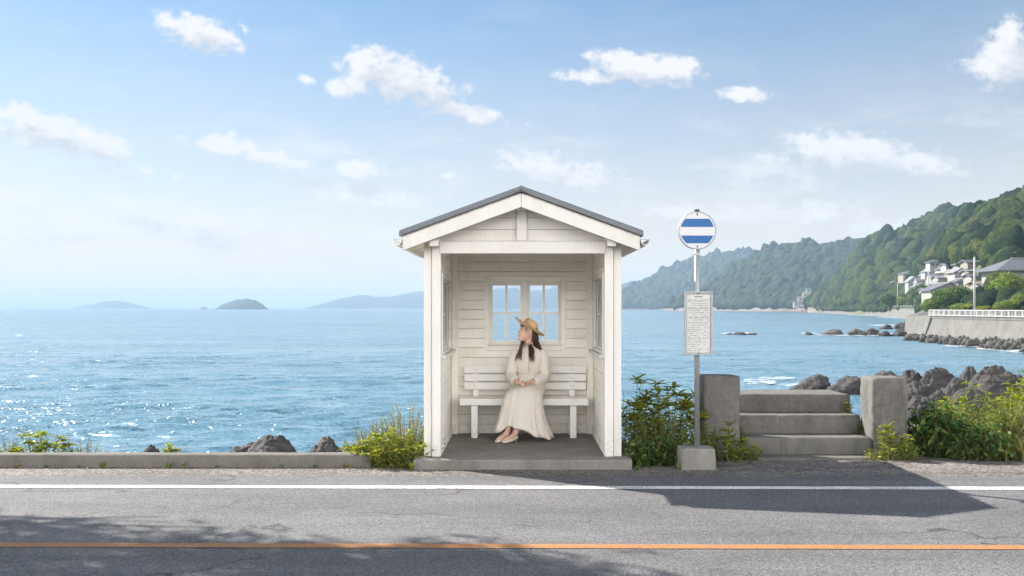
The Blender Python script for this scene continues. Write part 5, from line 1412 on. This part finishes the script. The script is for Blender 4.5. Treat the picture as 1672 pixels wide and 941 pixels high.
plant('shrub', 'green shrub low at the roadside in the right corner', (5.05, 10.42, 0), .30, .44, .32, 'leafy', 53, 32, 'leaf_mid', (.05, .022), 11, cat='shrub')
for i, (x, y, h, lab) in enumerate([(5.0, 10.34, .26, 'pale dry grass tuft at the roadside left of the right corner'), (5.22, 10.28, .30, 'tall pale grass tuft at the roadside in the right corner'), (4.80, 10.30, .18, 'short dry grass tuft below the dark spreading shrub'), (5.48, 10.40, .36, 'arching grass tuft at the right edge of the photo'), (5.18, 11.05, .75, 'long arching grass clump among the right bank shrubs')]):
    tuft(lab, (x, y, 0), h, 60, 90 + i, 'leaf_olive', .9, .006, 'grass tufts on the right bank')
# fallen leaves and grit along the verge
rg = np.random.default_rng(77); n = 420
px_ = np.concatenate([rg.uniform(-5.5, -1.0, 170), rg.uniform(1.05, 5.4, 250)]); py_ = 9.88 - np.abs(rg.normal(0, .16, n)) + np.where(px_ > 1.05, .52, 0)
V, fl_, sz = leaves_mesh(np.stack([px_, py_, np.full(n, .018)], -1), np.stack([rg.normal(size=n), rg.normal(size=n), rg.normal(size=n) * .12], -1), np.tile([0, 0, 1.], (n, 1)) + rg.normal(size=(n, 3)) * .2, rg.uniform(.012, .035, n), rg.uniform(.006, .016, n), .1)
tag(np_mesh('fallen_leaves', V, fl_, sz, M['leaf_dry'], None, False), 'scattered dry leaves lying along the verge', 'leaf litter', kind='stuff')

# --- the roadside tree standing just outside the picture on the left (its shade falls across the road)
tr = thing('roadside_tree', 'leafy roadside tree left of the kerb casting dappled shade on the road', 'tree', (-9.6, 10.9, 0))
m = MB(); rt = random.Random(5)
m.tube([(-9.6, 10.9, -1.2), (-9.55, 10.9, 0), (-9.45, 10.85, 1.6), (-9.2, 10.8, 3.0), (-9.0, 10.6, 4.6)], [.30, .22, .18, .15, .10], 12)
tips = []
for k in range(22):
    z0 = rt.uniform(3.7, 4.6); a = rt.uniform(0, 6.28); L = rt.uniform(.8, 1.6)
    p0 = Vector((-9.35 + (z0 - 2) * .15, 10.75, z0)); p2 = p0 + Vector((math.cos(a) * L, math.sin(a) * L * .85, rt.uniform(.5, 2.0)))
    p1 = p0.lerp(p2, .5) + Vector((0, 0, -.15)); m.tube([p0, p1, p2], [.045, .028, .010], 6); tips += [p2, p1.lerp(p2, .4)]
trunk = m.build('trunk', M['bark'], tr, smooth=True)
rg = np.random.default_rng(8); B = []; cl = []
TC = [(-9.2, 10.75, 6.0, 2.0, 1.3, 1.0), (-7.5, 10.6, 5.7, 1.2, .8, .5), (-10.3, 10.9, 5.2, 1.8, 1.2, 1.0), (-8.6, 10.4, 5.5, 1.9, .9, .6), (-6.8, 10.6, 5.8, .9, .7, .4), (-10.6, 10.3, 5.6, 1.6, 1.0, .8), (-7.6, 10.9, 6.6, 1.4, .9, .6), (-6.4, 10.7, 5.9, .6, .6, .3), (-7.8, 10.0, 6.0, 1.3, .7, .5)]
for (cx, cy_, cz, rx, ry, rz) in TC:
    for k in range(int(13 * rx * ry * rz) + 5):
        v = rg.normal(size=3); v /= np.linalg.norm(v); cl.append(np.array([cx, cy_, cz]) + v * np.array([rx, ry, rz]) * rg.uniform(.2, 1) ** .5)
for c in cl:
    n = rg.integers(45, 95); B.append(c + rg.normal(size=(n, 3)) * np.array([.20, .17, .11]))
B = np.concatenate(B); n = len(B); D = rg.normal(size=(n, 3)); D[:, 2] -= .3
V, fl_, sz = leaves_mesh(B - np.array([-9.6, 10.9, 0]), D, np.tile([0, 0, 1.], (n, 1)) + rg.normal(size=(n, 3)) * .5, rg.uniform(.10, .17, n), rg.uniform(.055, .09, n), .3)
np_mesh('crown', V, fl_, sz, M['leaf_mid'], tr, False)
# ================================================================== SEA WALLS, RAILING, POLES
def swall(name, path, zt, zb, lean, cap_w, label, joints=4.0):
    """sloping concrete sea wall with a coping along a plan path [(x, y)] (the sea is on the left of the path)"""
    zts = zt if isinstance(zt, list) else [zt]
    m = MB(); pts = [Vector((x, y, 0)) for x, y in path]; rings = []
    for i, p in enumerate(pts):
        t = (pts[min(i + 1, len(pts) - 1)] - pts[max(i - 1, 0)]).normalized(); nrm = Vector((-t.y, t.x, 0)); zt = zts[min(i, len(zts) - 1)]
        prof = [(lean, zb), (lean * .45, zb + (zt - zb) * .45), (.02, zt - .45), (.10, zt - .43), (.10, zt), (-cap_w, zt), (-cap_w - .3, zb)]
        rings.append([p + nrm * a + Vector((0, 0, z)) for a, z in prof])
    m.loft(rings)
    o = m.build(name, M['seawall'])
    return tag(o, label, 'sea wall')
ZW = .22
swall('sea_wall', [(67.8, 20), (67.8, 100), (67.8, 140), (67.8, 172)], ZW, -3.6, 1.3, .8, 'pale concrete sea wall under the white railing on the right')
# slanted end block of the near wall
m = MB(); m.loft([[Vector(q) for q in r] for r in ([(66.3, 171.5, -3.8), (68.6, 171.5, -3.8), (68.6, 171.5, ZW - .02), (67.6, 171.5, ZW - .02)], [(66.2, 177, -3.8), (68.6, 177, -3.8), (68.6, 177, ZW - .05), (67.5, 177, ZW - .05)], [(69.2, 188, -3.8), (70, 188, -3.8), (70, 188, ZW - .1), (69.6, 188, ZW - .1)])])
tag(m.build('wall_end_block', M['seawall']), 'slanted concrete block ending the near sea wall', 'concrete block')
far = [(70, 188), (100, 262), (140, 362), (178, 470), (196, 540), (213, 610), (232, 705), (252, 800), (272, 900), (288, 985)]
swall('sea_wall', far, [.1, .35, 1.0], -3.6, 3.0, 1.5, 'long distant sea wall curving below the wooded hill')
m = MB()
X, Y = [], []
# coast road on top of the wall
m = MB(); cr_ = [(67.9, 20), (67.9, 140), (67.9, 172), (70.5, 188), (100, 262), (140, 362), (178, 470), (196, 540), (213, 610), (232, 705), (252, 800), (272, 900), (288, 985)]
for i in range(len(cr_) - 1):
    (x0, y0), (x1, y1) = cr_[i], cr_[i + 1]; k = len(m.v)
    zq = lambda y: .05 if 188 <= y < 200 else .18 if y < 188 else .3 if y < 300 else .95
    za, zb_ = zq(y0), zq(y1)
    m.v += [(x0, y0, za), (x0 + 26, y0 - 4, za), (x1 + 26, y1 - 4, zb_), (x1, y1, zb_)]; m.f.append((k, k + 1, k + 2, k + 3)); m.m.append(0)
tag(m.build('coast_road', M['asphalt']), 'coast road behind the sea wall below the village', 'road', kind='structure')

def railing(label, path, z, post_gap, hgt, group, sub=1):
    root = thing('railing', label, 'railing', (path[0][0], path[0][1], z), group)
    pts = [Vector((x, y, z)) for x, y in path]; rails = MB(); t = 0
    for a, b_ in zip(pts[:-1], pts[1:]):
        for h, r in ((hgt, .055), (hgt * .12, .04)): rails.tube([a + Vector((0, 0, h)), b_ + Vector((0, 0, h))], r, 6)
    rails.build('rail', M['rail_white'], root)
    acc = []; n = 0
    for a, b_ in zip(pts[:-1], pts[1:]):
        L = (b_ - a).length; k = int(L / post_gap)
        for i in range(k): acc.append(a.lerp(b_, i / k))
    acc.append(pts[-1])
    proto = None
    for p in acc:
        if proto is None:
            mm = MB(); mm.box(p.x - .06, p.x + .06, p.y - .06, p.y + .06, z, z + hgt + .04); proto = mm.build('post', M['rail_white'], root); p0 = p
        else:
            c = proto.copy(); COL.objects.link(c); c.parent = root; c.location = p - p0
    if sub > 1:
        bal = MB()
        for p, q in zip(acc[:-1], acc[1:]):
            for j in range(1, sub): c = p.lerp(q, j / sub); bal.box(c.x - .025, c.x + .025, c.y - .025, c.y + .025, z + hgt * .12, z + hgt)
        b2 = bal.build('balusters', M['rail_white'], root); b2['kind'] = 'stuff'
    return root
railing('white metal railing along the top of the near sea wall', [(67.5, 96), (67.5, 172)], ZW, 2.0, .95, 'white railings on the sea walls', 5)
railing('distant white railing along the top of the long sea wall', [(145, 376), (178.5, 470), (196.5, 540), (213.5, 610), (232.5, 705), (252, 800)], 1.0, 6.0, 1.5, 'white railings on the sea walls', 1)

def upole(px, d, ptop, label, w=.16, arm=True, zb=.2):
    x = (px - CX) / F * d; zt = H + (CY - ptop) / F * d
    root = thing('utility_pole', label, 'utility pole', (x, d, zb), 'utility poles along the coast road')
    m = MB(); m.tube([(x, d, zb - .6), (x, d, zt)], [w * 1.15, w * .8], 10); m.build('shaft', M['pole'], root, smooth=True)
    if arm:
        for q in (.5, 1.5):
            m = MB(); m.box(x - 1.1, x + 1.1, d - .08, d + .08, zt - q - .12, zt - q); m.build('crossarm', M['pole'], root)
            for e in (-1, -.5, .5, 1):
                m = MB(); m.lathe((x + e, d, zt - q), [(.05, 0), (.07, .1), (.05, .22)], 8); m.build('insulator', M['house_white'], root)
    return Vector((x, d, zt))
pp = [upole(1591, 172, 420, 'tall thick utility pole standing behind the white railing', .17, False), upole(1516, 300, 441, 'utility pole with a crossarm right of the wall end block', .2), upole(1493.5, 480, 461, 'slender utility pole in front of the gabled houses', .2, zb=.9), upole(1465.5, 560, 461, 'slender utility pole left of the gabled houses', .22, zb=.9), upole(1417.5, 715, 465, 'distant utility pole with crossarms below the wooded hill', .24, zb=.9), upole(1408, 735, 470, 'most distant leaning lamp pole at the bend of the sea wall', .18, False, .9)]
m = MB()
wires = []
for a, b_ in ((0, 1), (1, 2), (2, 3), (3, 4)):
    mm = MB()
    for dz in (-.5, -1.5):
        A_, B_ = pp[a] + Vector((0, 0, dz)), pp[b_] + Vector((0, 0, dz)); pts = []
        for k in range(13):
            t = k / 12; q = A_.lerp(B_, t); q.z -= 1.6 * 4 * t * (1 - t); pts.append(q)
        mm.tube(pts, .028, 4)
    tag(mm.build('power_line', M['dark_metal']), ('pair of power wires strung from the tall pole to the wall end pole', 'pair of power wires from the wall end pole to the slender pole', 'pair of power wires between the two slender poles', 'pair of power wires from the slender pole to the distant pole')[a], 'power line', 'power lines')

# ================================================================== VILLAGE
def ray_ground(px, py, dmin=150, dmax=1500):
    d = np.linspace(dmin, dmax, 3000); z = H - (py - CY) / F * d
    g = np.maximum(hillA2.z(np.full_like(d, px), d), np.where(d > np.interp(px, hillA1.fx, hillA1.fd), hillA1.z(np.full_like(d, px), d), -5))
    hit = np.where(g >= z)[0]
    return float(d[hit[0]]) if len(hit) else None
FOOTPRINTS = []; BOXES = []
def house(px0, px1, py_ridge, py_eave, py_base, d, label, roof='hip', wall='house_wall', tile='tile_grey', depth=None, rot=0., win=((.2, .5), (.6, .9)), name='house', axis='x', extra=None, over=.6):
    """a small house: walls, tiled roof with eaves, dark windows; px/py give its bearing and its real size at distance d"""
    s = F / d; xc = ((px0 + px1) / 2 - CX) / s; w = (px1 - px0) / s - 2 * over * .6; dp = depth or max(5., w * .75)
    ze = H + (CY - py_eave) / s; zr = H + (CY - py_ridge) / s; zb = H + (CY - py_base) / s
    root = thing(name, label, 'house', (xc, d + dp / 2, zb), 'village houses below the hill')
    root_rot = Matrix.Rotation(R(rot), 4, 'Z'); T = Matrix.Translation((xc, d + dp / 2, 0)) @ root_rot
    hw, hd = w / 2, dp / 2
    m = MB(); zg = float(max(hillA2.z(CX + xc / (d + dp / 2) * F, d + dp / 2), hillB.z(CX + xc / (d + dp / 2) * F, d + dp / 2) if d > 1100 else -9)); m.box(-hw, hw, -hd, hd, zb - 1.6, ze, T); walls = m.build('wall', M[wall], root)
    o = over; m = MB(); t = .22
    e = [(-hw - o, -hd - o), (hw + o, -hd - o), (hw + o, hd + o), (-hw - o, hd + o)]
    def pt(x, y, z): return T @ Vector((x, y, z))
    if roof == 'hip':
        k = max(0., hw + o - (hd + o)); ky = max(0., (hd + o) - (hw + o))
        ra, rb = (-k, -ky, zr), (k, ky, zr)
        vs = [pt(x, y, ze) for x, y in e] + [pt(*ra), pt(*rb)] + [pt(x, y, ze - t) for x, y in e]
        fs = [(0, 1, 5, 4), (2, 3, 4, 5), (1, 2, 5), (3, 0, 4)] if ky == 0 else [(0, 1, 4), (1, 2, 5, 4), (2, 3, 5), (3, 0, 4, 5)]
        fs += [(0, 6, 7, 1), (1, 7, 8, 2), (2, 8, 9, 3), (3, 9, 6, 0), (6, 9, 8, 7)]
        m.add(vs, fs)
    elif roof == 'gable_front':                                 # gable faces the sea
        for sx in (-1, 1):
            q = [(0, zr), (sx * (hw + o), ze), (sx * (hw + o), ze - t), (0, zr - t)]
            vs = [pt(x, y, z) for y in (-hd - o, hd + o) for x, z in q]
            m.add(vs, [(0, 1, 2, 3), (7, 6, 5, 4), (0, 4, 5, 1), (1, 5, 6, 2), (2, 6, 7, 3)])
        mm = MB(); mm.add([pt(-hw, -hd, ze - .02), pt(hw, -hd, ze - .02), pt(0, -hd, zr - .35), pt(-hw, hd, ze - .02), pt(hw, hd, ze - .02), pt(0, hd, zr - .35)], [(0, 1, 2), (5, 4, 3), (0, 2, 5, 3), (1, 4, 5, 2)])
        mm.build('gable', M[wall], root)
    elif roof == 'gable_side':
        for sy in (-1, 1):
            q = [(0, zr), (sy * (hd + o), ze), (sy * (hd + o), ze - t), (0, zr - t)]
            vs = [pt(x, y, z) for x in (-hw - o, hw + o) for y, z in q]
            m.add(vs, [(0, 1, 2, 3), (7, 6, 5, 4), (0, 4, 5, 1), (1, 5, 6, 2), (2, 6, 7, 3)])
        mm = MB(); mm.add([pt(-hw, -hd, ze - .02), pt(-hw, hd, ze - .02), pt(-hw, 0, zr - .3), pt(hw, -hd, ze - .02), pt(hw, hd, ze - .02), pt(hw, 0, zr - .3)], [(0, 1, 2), (5, 4, 3), (0, 2, 5, 3), (1, 4, 5, 2)])
        mm.build('gable', M[wall], root)
    else:
        m.box(-hw - o * .4, hw + o * .4, -hd - o * .4, hd + o * .4, ze, ze + max(.3, zr - ze), T)
    rf = m.build('roof', M[tile], root)
    if roof != 'flat':
        m = MB()
        if roof == 'hip' and hw > hd: m.box(-k - .2, k + .2, -.18, .18, zr - .05, zr + .16, T)
        elif roof == 'gable_side': m.box(-hw - o, hw + o, -.18, .18, zr - .05, zr + .16, T)
        else: m.box(-.18, .18, -hd - o, hd + o, zr - .05, zr + .16, T)
        m.build('ridge', M['tile_light'], rf)
    hgt = ze - zb
    for (a, b_) in win:
        m = MB(); m.box(-hw + w * a, -hw + w * b_, -hd - .06, -hd + .05, zb + hgt * .36, zb + hgt * .80, T); wi = m.build('window', M['house_white'], root)
        m = MB(); x0, x1 = -hw + w * a + .1, -hw + w * b_ - .1; xm = (x0 + x1) / 2
        m.box(x0, xm - .05, -hd - .075, -hd - .02, zb + hgt * .36 + .1, zb + hgt * .80 - .1, T); m.box(xm + .05, x1, -hd - .075, -hd - .02, zb + hgt * .36 + .1, zb + hgt * .80 - .1, T)
        m.build('pane', M['window_dark'], wi)
    FOOTPRINTS.append((xc, d + dp / 2, max(w, dp) * .62)); BOXES.append((px0, px1, py_ridge, py_base, d))
    return root
# the big two-storey house at the right edge: upper storey and lower wing are one house
hs = house(1628, 1740, 420, 441, 488, 232, 'large two storey house with a grey hipped roof at the right edge', 'hip', 'house_wall', 'tile_grey', 9.5, 0, ((.035, .105), (.125, .225), (.30, .36), (.6, .8)), over=1.3)
b0 = base_of(hs); sW = F / 232
def wing(px0, px1, pr, pe, pb, y0, y1):
    x0, x1 = (px0 - CX) / sW, (px1 - CX) / sW; zr, ze, zb = [H + (CY - q) / sW for q in (pr, pe, pb)]
    m = MB(); m.box(x0 + .9, x1, y0 + .9, y1, zb - 3, ze); m.build('lower_wall', M['house_cream'], hs)
    m = MB(); m.add([(x0, y0, ze), (x1, y0, ze), (x1, y1, zr), (x0 + 3.5, y1, zr), (x0, y0, ze - .25), (x1, y0, ze - .25), (x1, y1, zr - .25), (x0 + 3.5, y1, zr - .25), (x0, y1 + 2, ze), (x0, y1 + 2, ze - .25)],
                    [(0, 1, 2, 3), (4, 7, 6, 5), (0, 4, 5, 1), (0, 3, 8), (0, 8, 9, 4), (3, 7, 9, 8), (1, 5, 6, 2)]); m.build('lower_roof', M['tile_grey'], hs)
    for a, b_ in ((.36, .44), (.52, .60)):
        m = MB(); m.box(x0 + (x1 - x0) * a, x0 + (x1 - x0) * b_, y0 + .82, y0 + .95, zb + .3, ze - .5); w_ = m.build('window', M['house_white'], hs)
        m = MB(); m.box(x0 + (x1 - x0) * a + .12, x0 + (x1 - x0) * b_ - .12, y0 + .80, y0 + .88, zb + .4, ze - .62); m.build('pane', M['window_dark'], w_)
wing(1588, 1740, 459, 472.5, 489, 226.5, 231.5)
m = MB(); xx0, xx1 = (1628 - CX) / sW + .9, (1652 - CX) / sW; zz = H + (CY - 459.5) / sW
m.box(xx0, xx1, 230.2, 231.9, zz, zz + 1.0); m.build('balcony', M['house_white'], hs)
HL = [
 (1519, 1581, 461.5, 474, 488, 300, 'broad house with a wide low grey gabled roof behind the dark round tree', 'gable_front', 'house_wall', 'tile_grey', ((.1, .25),)),
 (1453, 1484, 457.5, 462.5, 475, 600, 'white house with a grey hipped roof farthest left of the main cluster', 'hip', 'house_white', 'tile_grey', ((.08, .28), (.6, .8))),
 (1482, 1501, 451.5, 460.5, 475, 590, 'white gabled house just right of the farthest left hipped one', 'gable_front', 'house_white', 'tile_light', ((.3, .6),)),
 (1474, 1508, 442, 447.5, 458, 660, 'cream house with a wide grey hipped roof standing above the two white ones', 'hip', 'house_cream', 'tile_grey', ((.1, .3), (.5, .7))),
 (1496, 1519, 452, 459, 468, 610, 'grey roofed house behind the wall end pole', 'gable_side', 'house_wall', 'tile_light', ((.3, .7),)),
 (1517, 1544, 423.5, 428.5, 438, 620, 'white house with grey roof standing highest on the slope', 'hip', 'house_white', 'tile_grey', ((.1, .3), (.4, .6))),
 (1500, 1518, 431, 433, 438, 640, 'low flat roofed hut left of the highest house', 'flat', 'house_cream', 'tile_brown', ()),
 (1509, 1524, 440, 444, 450, 600, 'small white house just below the low flat hut', 'hip', 'house_white', 'tile_light', ((.3, .7),)),
 (1519, 1534, 444, 449, 458, 560, 'grey roofed house beside the top of the wall end pole', 'gable_side', 'house_wall', 'tile_grey', ((.3, .7),)),
 (1543, 1559, 430, 433, 438, 600, 'small white bungalow right of the highest house', 'gable_side', 'house_white', 'tile_light', ((.2, .45), (.55, .8))),
 (1557, 1581, 438, 445, 452, 520, 'pale roofed gabled house high up left of the tall thick pole', 'gable_front', 'house_white', 'tile_light', ((.3, .6),)),
 (1530, 1562, 449, 453.5, 460, 500, 'long low house with pale grey roof in the middle of the village', 'gable_side', 'house_wall', 'tile_light', ((.2, .4), (.6, .8))),
 (1578, 1606, 424, 428.5, 434, 560, 'grey roofed house half hidden high behind the tall thick pole', 'gable_side', 'house_cream', 'tile_grey', ((.2, .4),)),
 (1580, 1592, 439.5, 442.5, 447, 500, 'tiny grey roofed shed beside the tall thick pole', 'gable_side', 'house_wall', 'tile_light', ()),
 (1529, 1548, 459, 464, 472, 400, 'small white walled house behind the broad gabled house', 'flat', 'house_white', 'tile_light', ((.2, .4), (.6, .8))),
 (1594, 1608, 458.5, 463.5, 474, 330, 'small brown roofed house between the tall pole and the large house', 'gable_side', 'house_cream', 'tile_brown', ((.2, .4),)),
 (1428, 1448, 471.5, 476.5, 486, 740, 'white bungalow alone at the left end of the village', 'gable_side', 'house_white', 'tile_light', ((.2, .4), (.6, .8))),
 (1474, 1483, 478, 480, 484, 560, 'white garage between the two slender poles', 'flat', 'house_white', 'tile_light', ((.2, .8),)),
  (1461, 1478, 469, 473, 480, 560, 'low grey roofed house below the farthest left hipped one', 'gable_side', 'house_wall', 'tile_grey', ((.2, .4), (.6, .8))),
 (1500, 1515, 461.5, 466, 473, 480, 'small grey roofed house behind the top of the dark green tree', 'hip', 'house_cream', 'tile_grey', ((.3, .7),)),
 (1507, 1522, 470, 474.5, 481, 420, 'grey roofed cottage just left of the small white shed', 'gable_side', 'house_wall', 'tile_light', ((.2, .5),)),
 (1546, 1562, 440.5, 444.5, 450, 420, 'brown roofed cottage left of the pale gabled house', 'hip', 'house_cream', 'tile_brown', ((.3, .6),)),
 (1562, 1580, 455, 459.5, 465, 330, 'grey hipped cottage behind the right slope of the broad gabled roof', 'hip', 'house_wall', 'tile_grey', ((.2, .4),)),
 (1584, 1600, 447, 451, 458, 300, 'grey roofed house beside the middle of the tall thick pole', 'gable_side', 'house_wall', 'tile_grey', ((.5, .8),)),
 (1533, 1548, 436, 440, 445, 460, 'small hipped house below the small white bungalow', 'hip', 'house_white', 'tile_grey', ((.3, .6),)),
 (1489, 1503, 466, 470, 477, 520, 'small gabled house right of the upper slender pole', 'gable_front', 'house_white', 'tile_grey', ((.3, .6),)),
 (1565, 1580, 428, 431.5, 436, 480, 'highest small cottage left of the half hidden house', 'hip', 'house_cream', 'tile_grey', ((.3, .6),)),
 (1440, 1455, 478, 482, 488, 650, 'low grey roofed house beside the lone white bungalow', 'gable_side', 'house_wall', 'tile_grey', ((.3, .6),)),
 (1522, 1532, 474, 477, 483, 320, 'small white shed left of the broad gabled house', 'flat', 'house_white', 'tile_light', ()),
]
for q in HL:
    dd = ray_ground((q[0] + q[1]) / 2, q[4] + .5); q = (*q[:5], (dd - 3 if dd else q[5]), *q[6:])
    house(*q[:6], q[6], q[7], q[8], q[9], win=q[10])
HF = [(1296, 1305, 491, 494, 501, 'lowest white house of the far hamlet on the headland shore'), (1303, 1312, 484, 487, 493, 'pale house second from the shore in the far hamlet'), (1311, 1321, 477, 480, 485, 'white house in the middle of the far hamlet'), (1306, 1316, 491, 494, 500, 'cream house beside the lowest one in the far hamlet'), (1316, 1325, 471, 474, 479, 'highest white house of the far hamlet'), (1312, 1320, 486, 489, 495, 'grey roofed house at the right of the far hamlet')]
for (a, b_, r_, e_, z_, lab) in HF: house(a, b_, r_, e_, z_, 1235, lab, 'gable_side', ('house_wall', 'house_cream')[int(a) % 2], ('tile_grey', 'tile_brown')[int(a) % 2], win=((.25, .7),))

# woods around the village (kept out of the houses)
def keep(px, f, d, z):
    x = (px - CX) / F * d; ok = np.ones(len(px), bool)
    for hx, hy, r in FOOTPRINTS: ok &= ((x - hx) ** 2 + (d - hy) ** 2) > (r + 2.5) ** 2
    for (a, c, t, bt, hd_) in BOXES:
        bt = bt - .42 * (bt - t)                          # the photograph shows these houses in front of the wood
        r = KR; pr = r / d * F; top = CY - (z + r * 1.5 - H) / d * F
        ok &= ~((px + pr > a - 1) & (px - pr < c + 1) & (d < hd_ + 6) & (top < bt - 2.5) & (CY - (z - H) / d * F > t - 2))
    return ok
KR = 4.2
wood('near_wood', hillA2, 10500, 1336, 2100, .22, 1.12, 1.7, 5.0, 3, M['forest'], 44, 'dense green wood covering the near hillside above the village', 2.0, .3, keep)
KR = 2.2
wood('village_greenery', hillA2, 5200, 1336, 1760, .02, .45, 1.2, 2.6, 2, M['forest'], 45, 'bushes and low trees filling the gaps between the village houses', .05, .25, keep, 1.0, .3)

def round_tree(px, py_top, py_base, wpx, d, label, mat='leaf_dark', seed=0, name='tree', squash=1.0, cat='tree', trunk=True):
    s = F / d; x = (px - CX) / s; zt = H + (CY - py_top) / s; zb = H + (CY - py_base) / s
    root = thing(name, label, cat, (x, d, zb)); hgt = zt - zb; w = wpx / s
    if trunk:
        m = MB(); m.tube([(x, d, zb - 1.5), (x, d, zb + hgt * .3), (x + .1, d, zb + hgt * .6)], [w * .05, w * .04, w * .02], 8)
        for k in range(5): a = k * 1.3; m.tube([(x, d, zb + hgt * .3), (x + math.cos(a) * w * .25, d + math.sin(a) * w * .25, zb + hgt * .7)], [w * .022, w * .008], 6)
        m.build('trunk', M['bark'], root)
    rg = np.random.default_rng(seed); n = int(2600); v = rg.normal(size=(n, 3)); v /= np.linalg.norm(v, axis=1)[:, None]
    lob = 1 + .28 * np.sin(v[:, 0] * 5 + seed) * np.cos(v[:, 2] * 4 + seed * 2) + .15 * np.sin(v[:, 1] * 9 + v[:, 0] * 7)
    r = rg.uniform(.45, 1, n) ** .4 * lob
    z0 = .30 if trunk else .05
    B = v * r[:, None] * np.array([w * .5, w * .45, hgt * (1 - z0) * .5]); B[:, 2] += hgt * (z0 + (1 - z0) * .5)
    L = np.full(n, w * .075) * rg.uniform(.7, 1.3, n)
    V, fl_, sz = leaves_mesh(B, v + rg.normal(size=(n, 3)) * .8, v + rg.normal(size=(n, 3)) * .4, L, L * .6, .3)
    np_mesh('crown', V, fl_, sz, M[mat], root, False)
    return root
round_tree(1560, 472, 506, 62, 215, 'big dark round tree standing behind the white railing', 'leaf_dark', 1)
round_tree(1543, 478, 507, 32, 207, 'dark bushy tree at the left side of the big round tree', 'leaf_dark', 2)
round_tree(1585, 480, 506, 40, 212, 'dark leafy tree just left of the tall thick pole', 'leaf_dark', 3)
round_tree(1574, 497.5, 507, 36, 180, 'clipped light green hedge behind the white railing', 'leaf_mid', 4, 'hedge', 1, 'hedge', False)
round_tree(1612, 472, 500, 26, 205, 'yellow green tree right of the tall thick pole', 'leaf_mid', 5)
round_tree(1650, 450, 503, 52, 190, 'tree with olive leaves in front of the large two storey house', 'leaf_mid', 6)
round_tree(1640, 493, 508, 26, 172, 'rounded bright green bush in front of the large house', 'leaf_mid', 7, 'bush', 1, 'bush', False)
round_tree(1664, 484, 508, 34, 174, 'leafy bush at the right edge behind the railing', 'leaf_mid', 8, 'bush', 1, 'bush', False)
round_tree(1607, 501, 508, 24, 176, 'low yellow green bush behind the railing right of the pole', 'leaf_yellow', 9, 'bush', 1, 'bush', False)
round_tree(1505, 466, 503, 30, 430, 'dark green tree behind the slender pole below the gabled houses', 'leaf_dark', 10)
round_tree(1478, 486, 504, 26, 545, 'yellowish tree beside the slender poles at the coast road', 'leaf_mid', 11)
round_tree(1452, 482, 504, 28, 575, 'green tree at the coast road left of the slender poles', 'leaf_dark', 12)
round_tree(1523, 489, 506, 30, 236, 'light green bush right of the wall end pole', 'leaf_mid', 13, 'bush', 1, 'bush', False)
for i in range(26):
    px = 1262 + i * 4.3; d = sea_d(509.8 + (px - 1262) * .012); 
    rock(px - 4, px + 4, 507.3 + rs.uniform(-.6, .6), 510, d, 'brown rock along the far waterline under the headland, %s from the left' % ordinal(i + 1), 'cliff', 'rocks along the far waterline', 120 + i % 9, 1, 2, 0)
# ================================================================== HAZE
def m_haze(nt, out, p):
    v = nt.new('ShaderNodeVolumePrincipled')
    v.inputs['Color'].default_value = (.40, .56, .76, 1); v.inputs['Density'].default_value = HAZE
    v.inputs['Anisotropy'].default_value = .0
    nt.link(v.outputs[0], out.inputs['Volume'])
HAZE = .00020
M['haze'] = material('haze', m_haze)
hz = MB(); hz.box(-25500, 25500, -25500, 25500, -11, 172)
tag(hz.build('haze', M['haze']), 'thin blue sea haze filling the air over the bay', 'haze', kind='stuff')
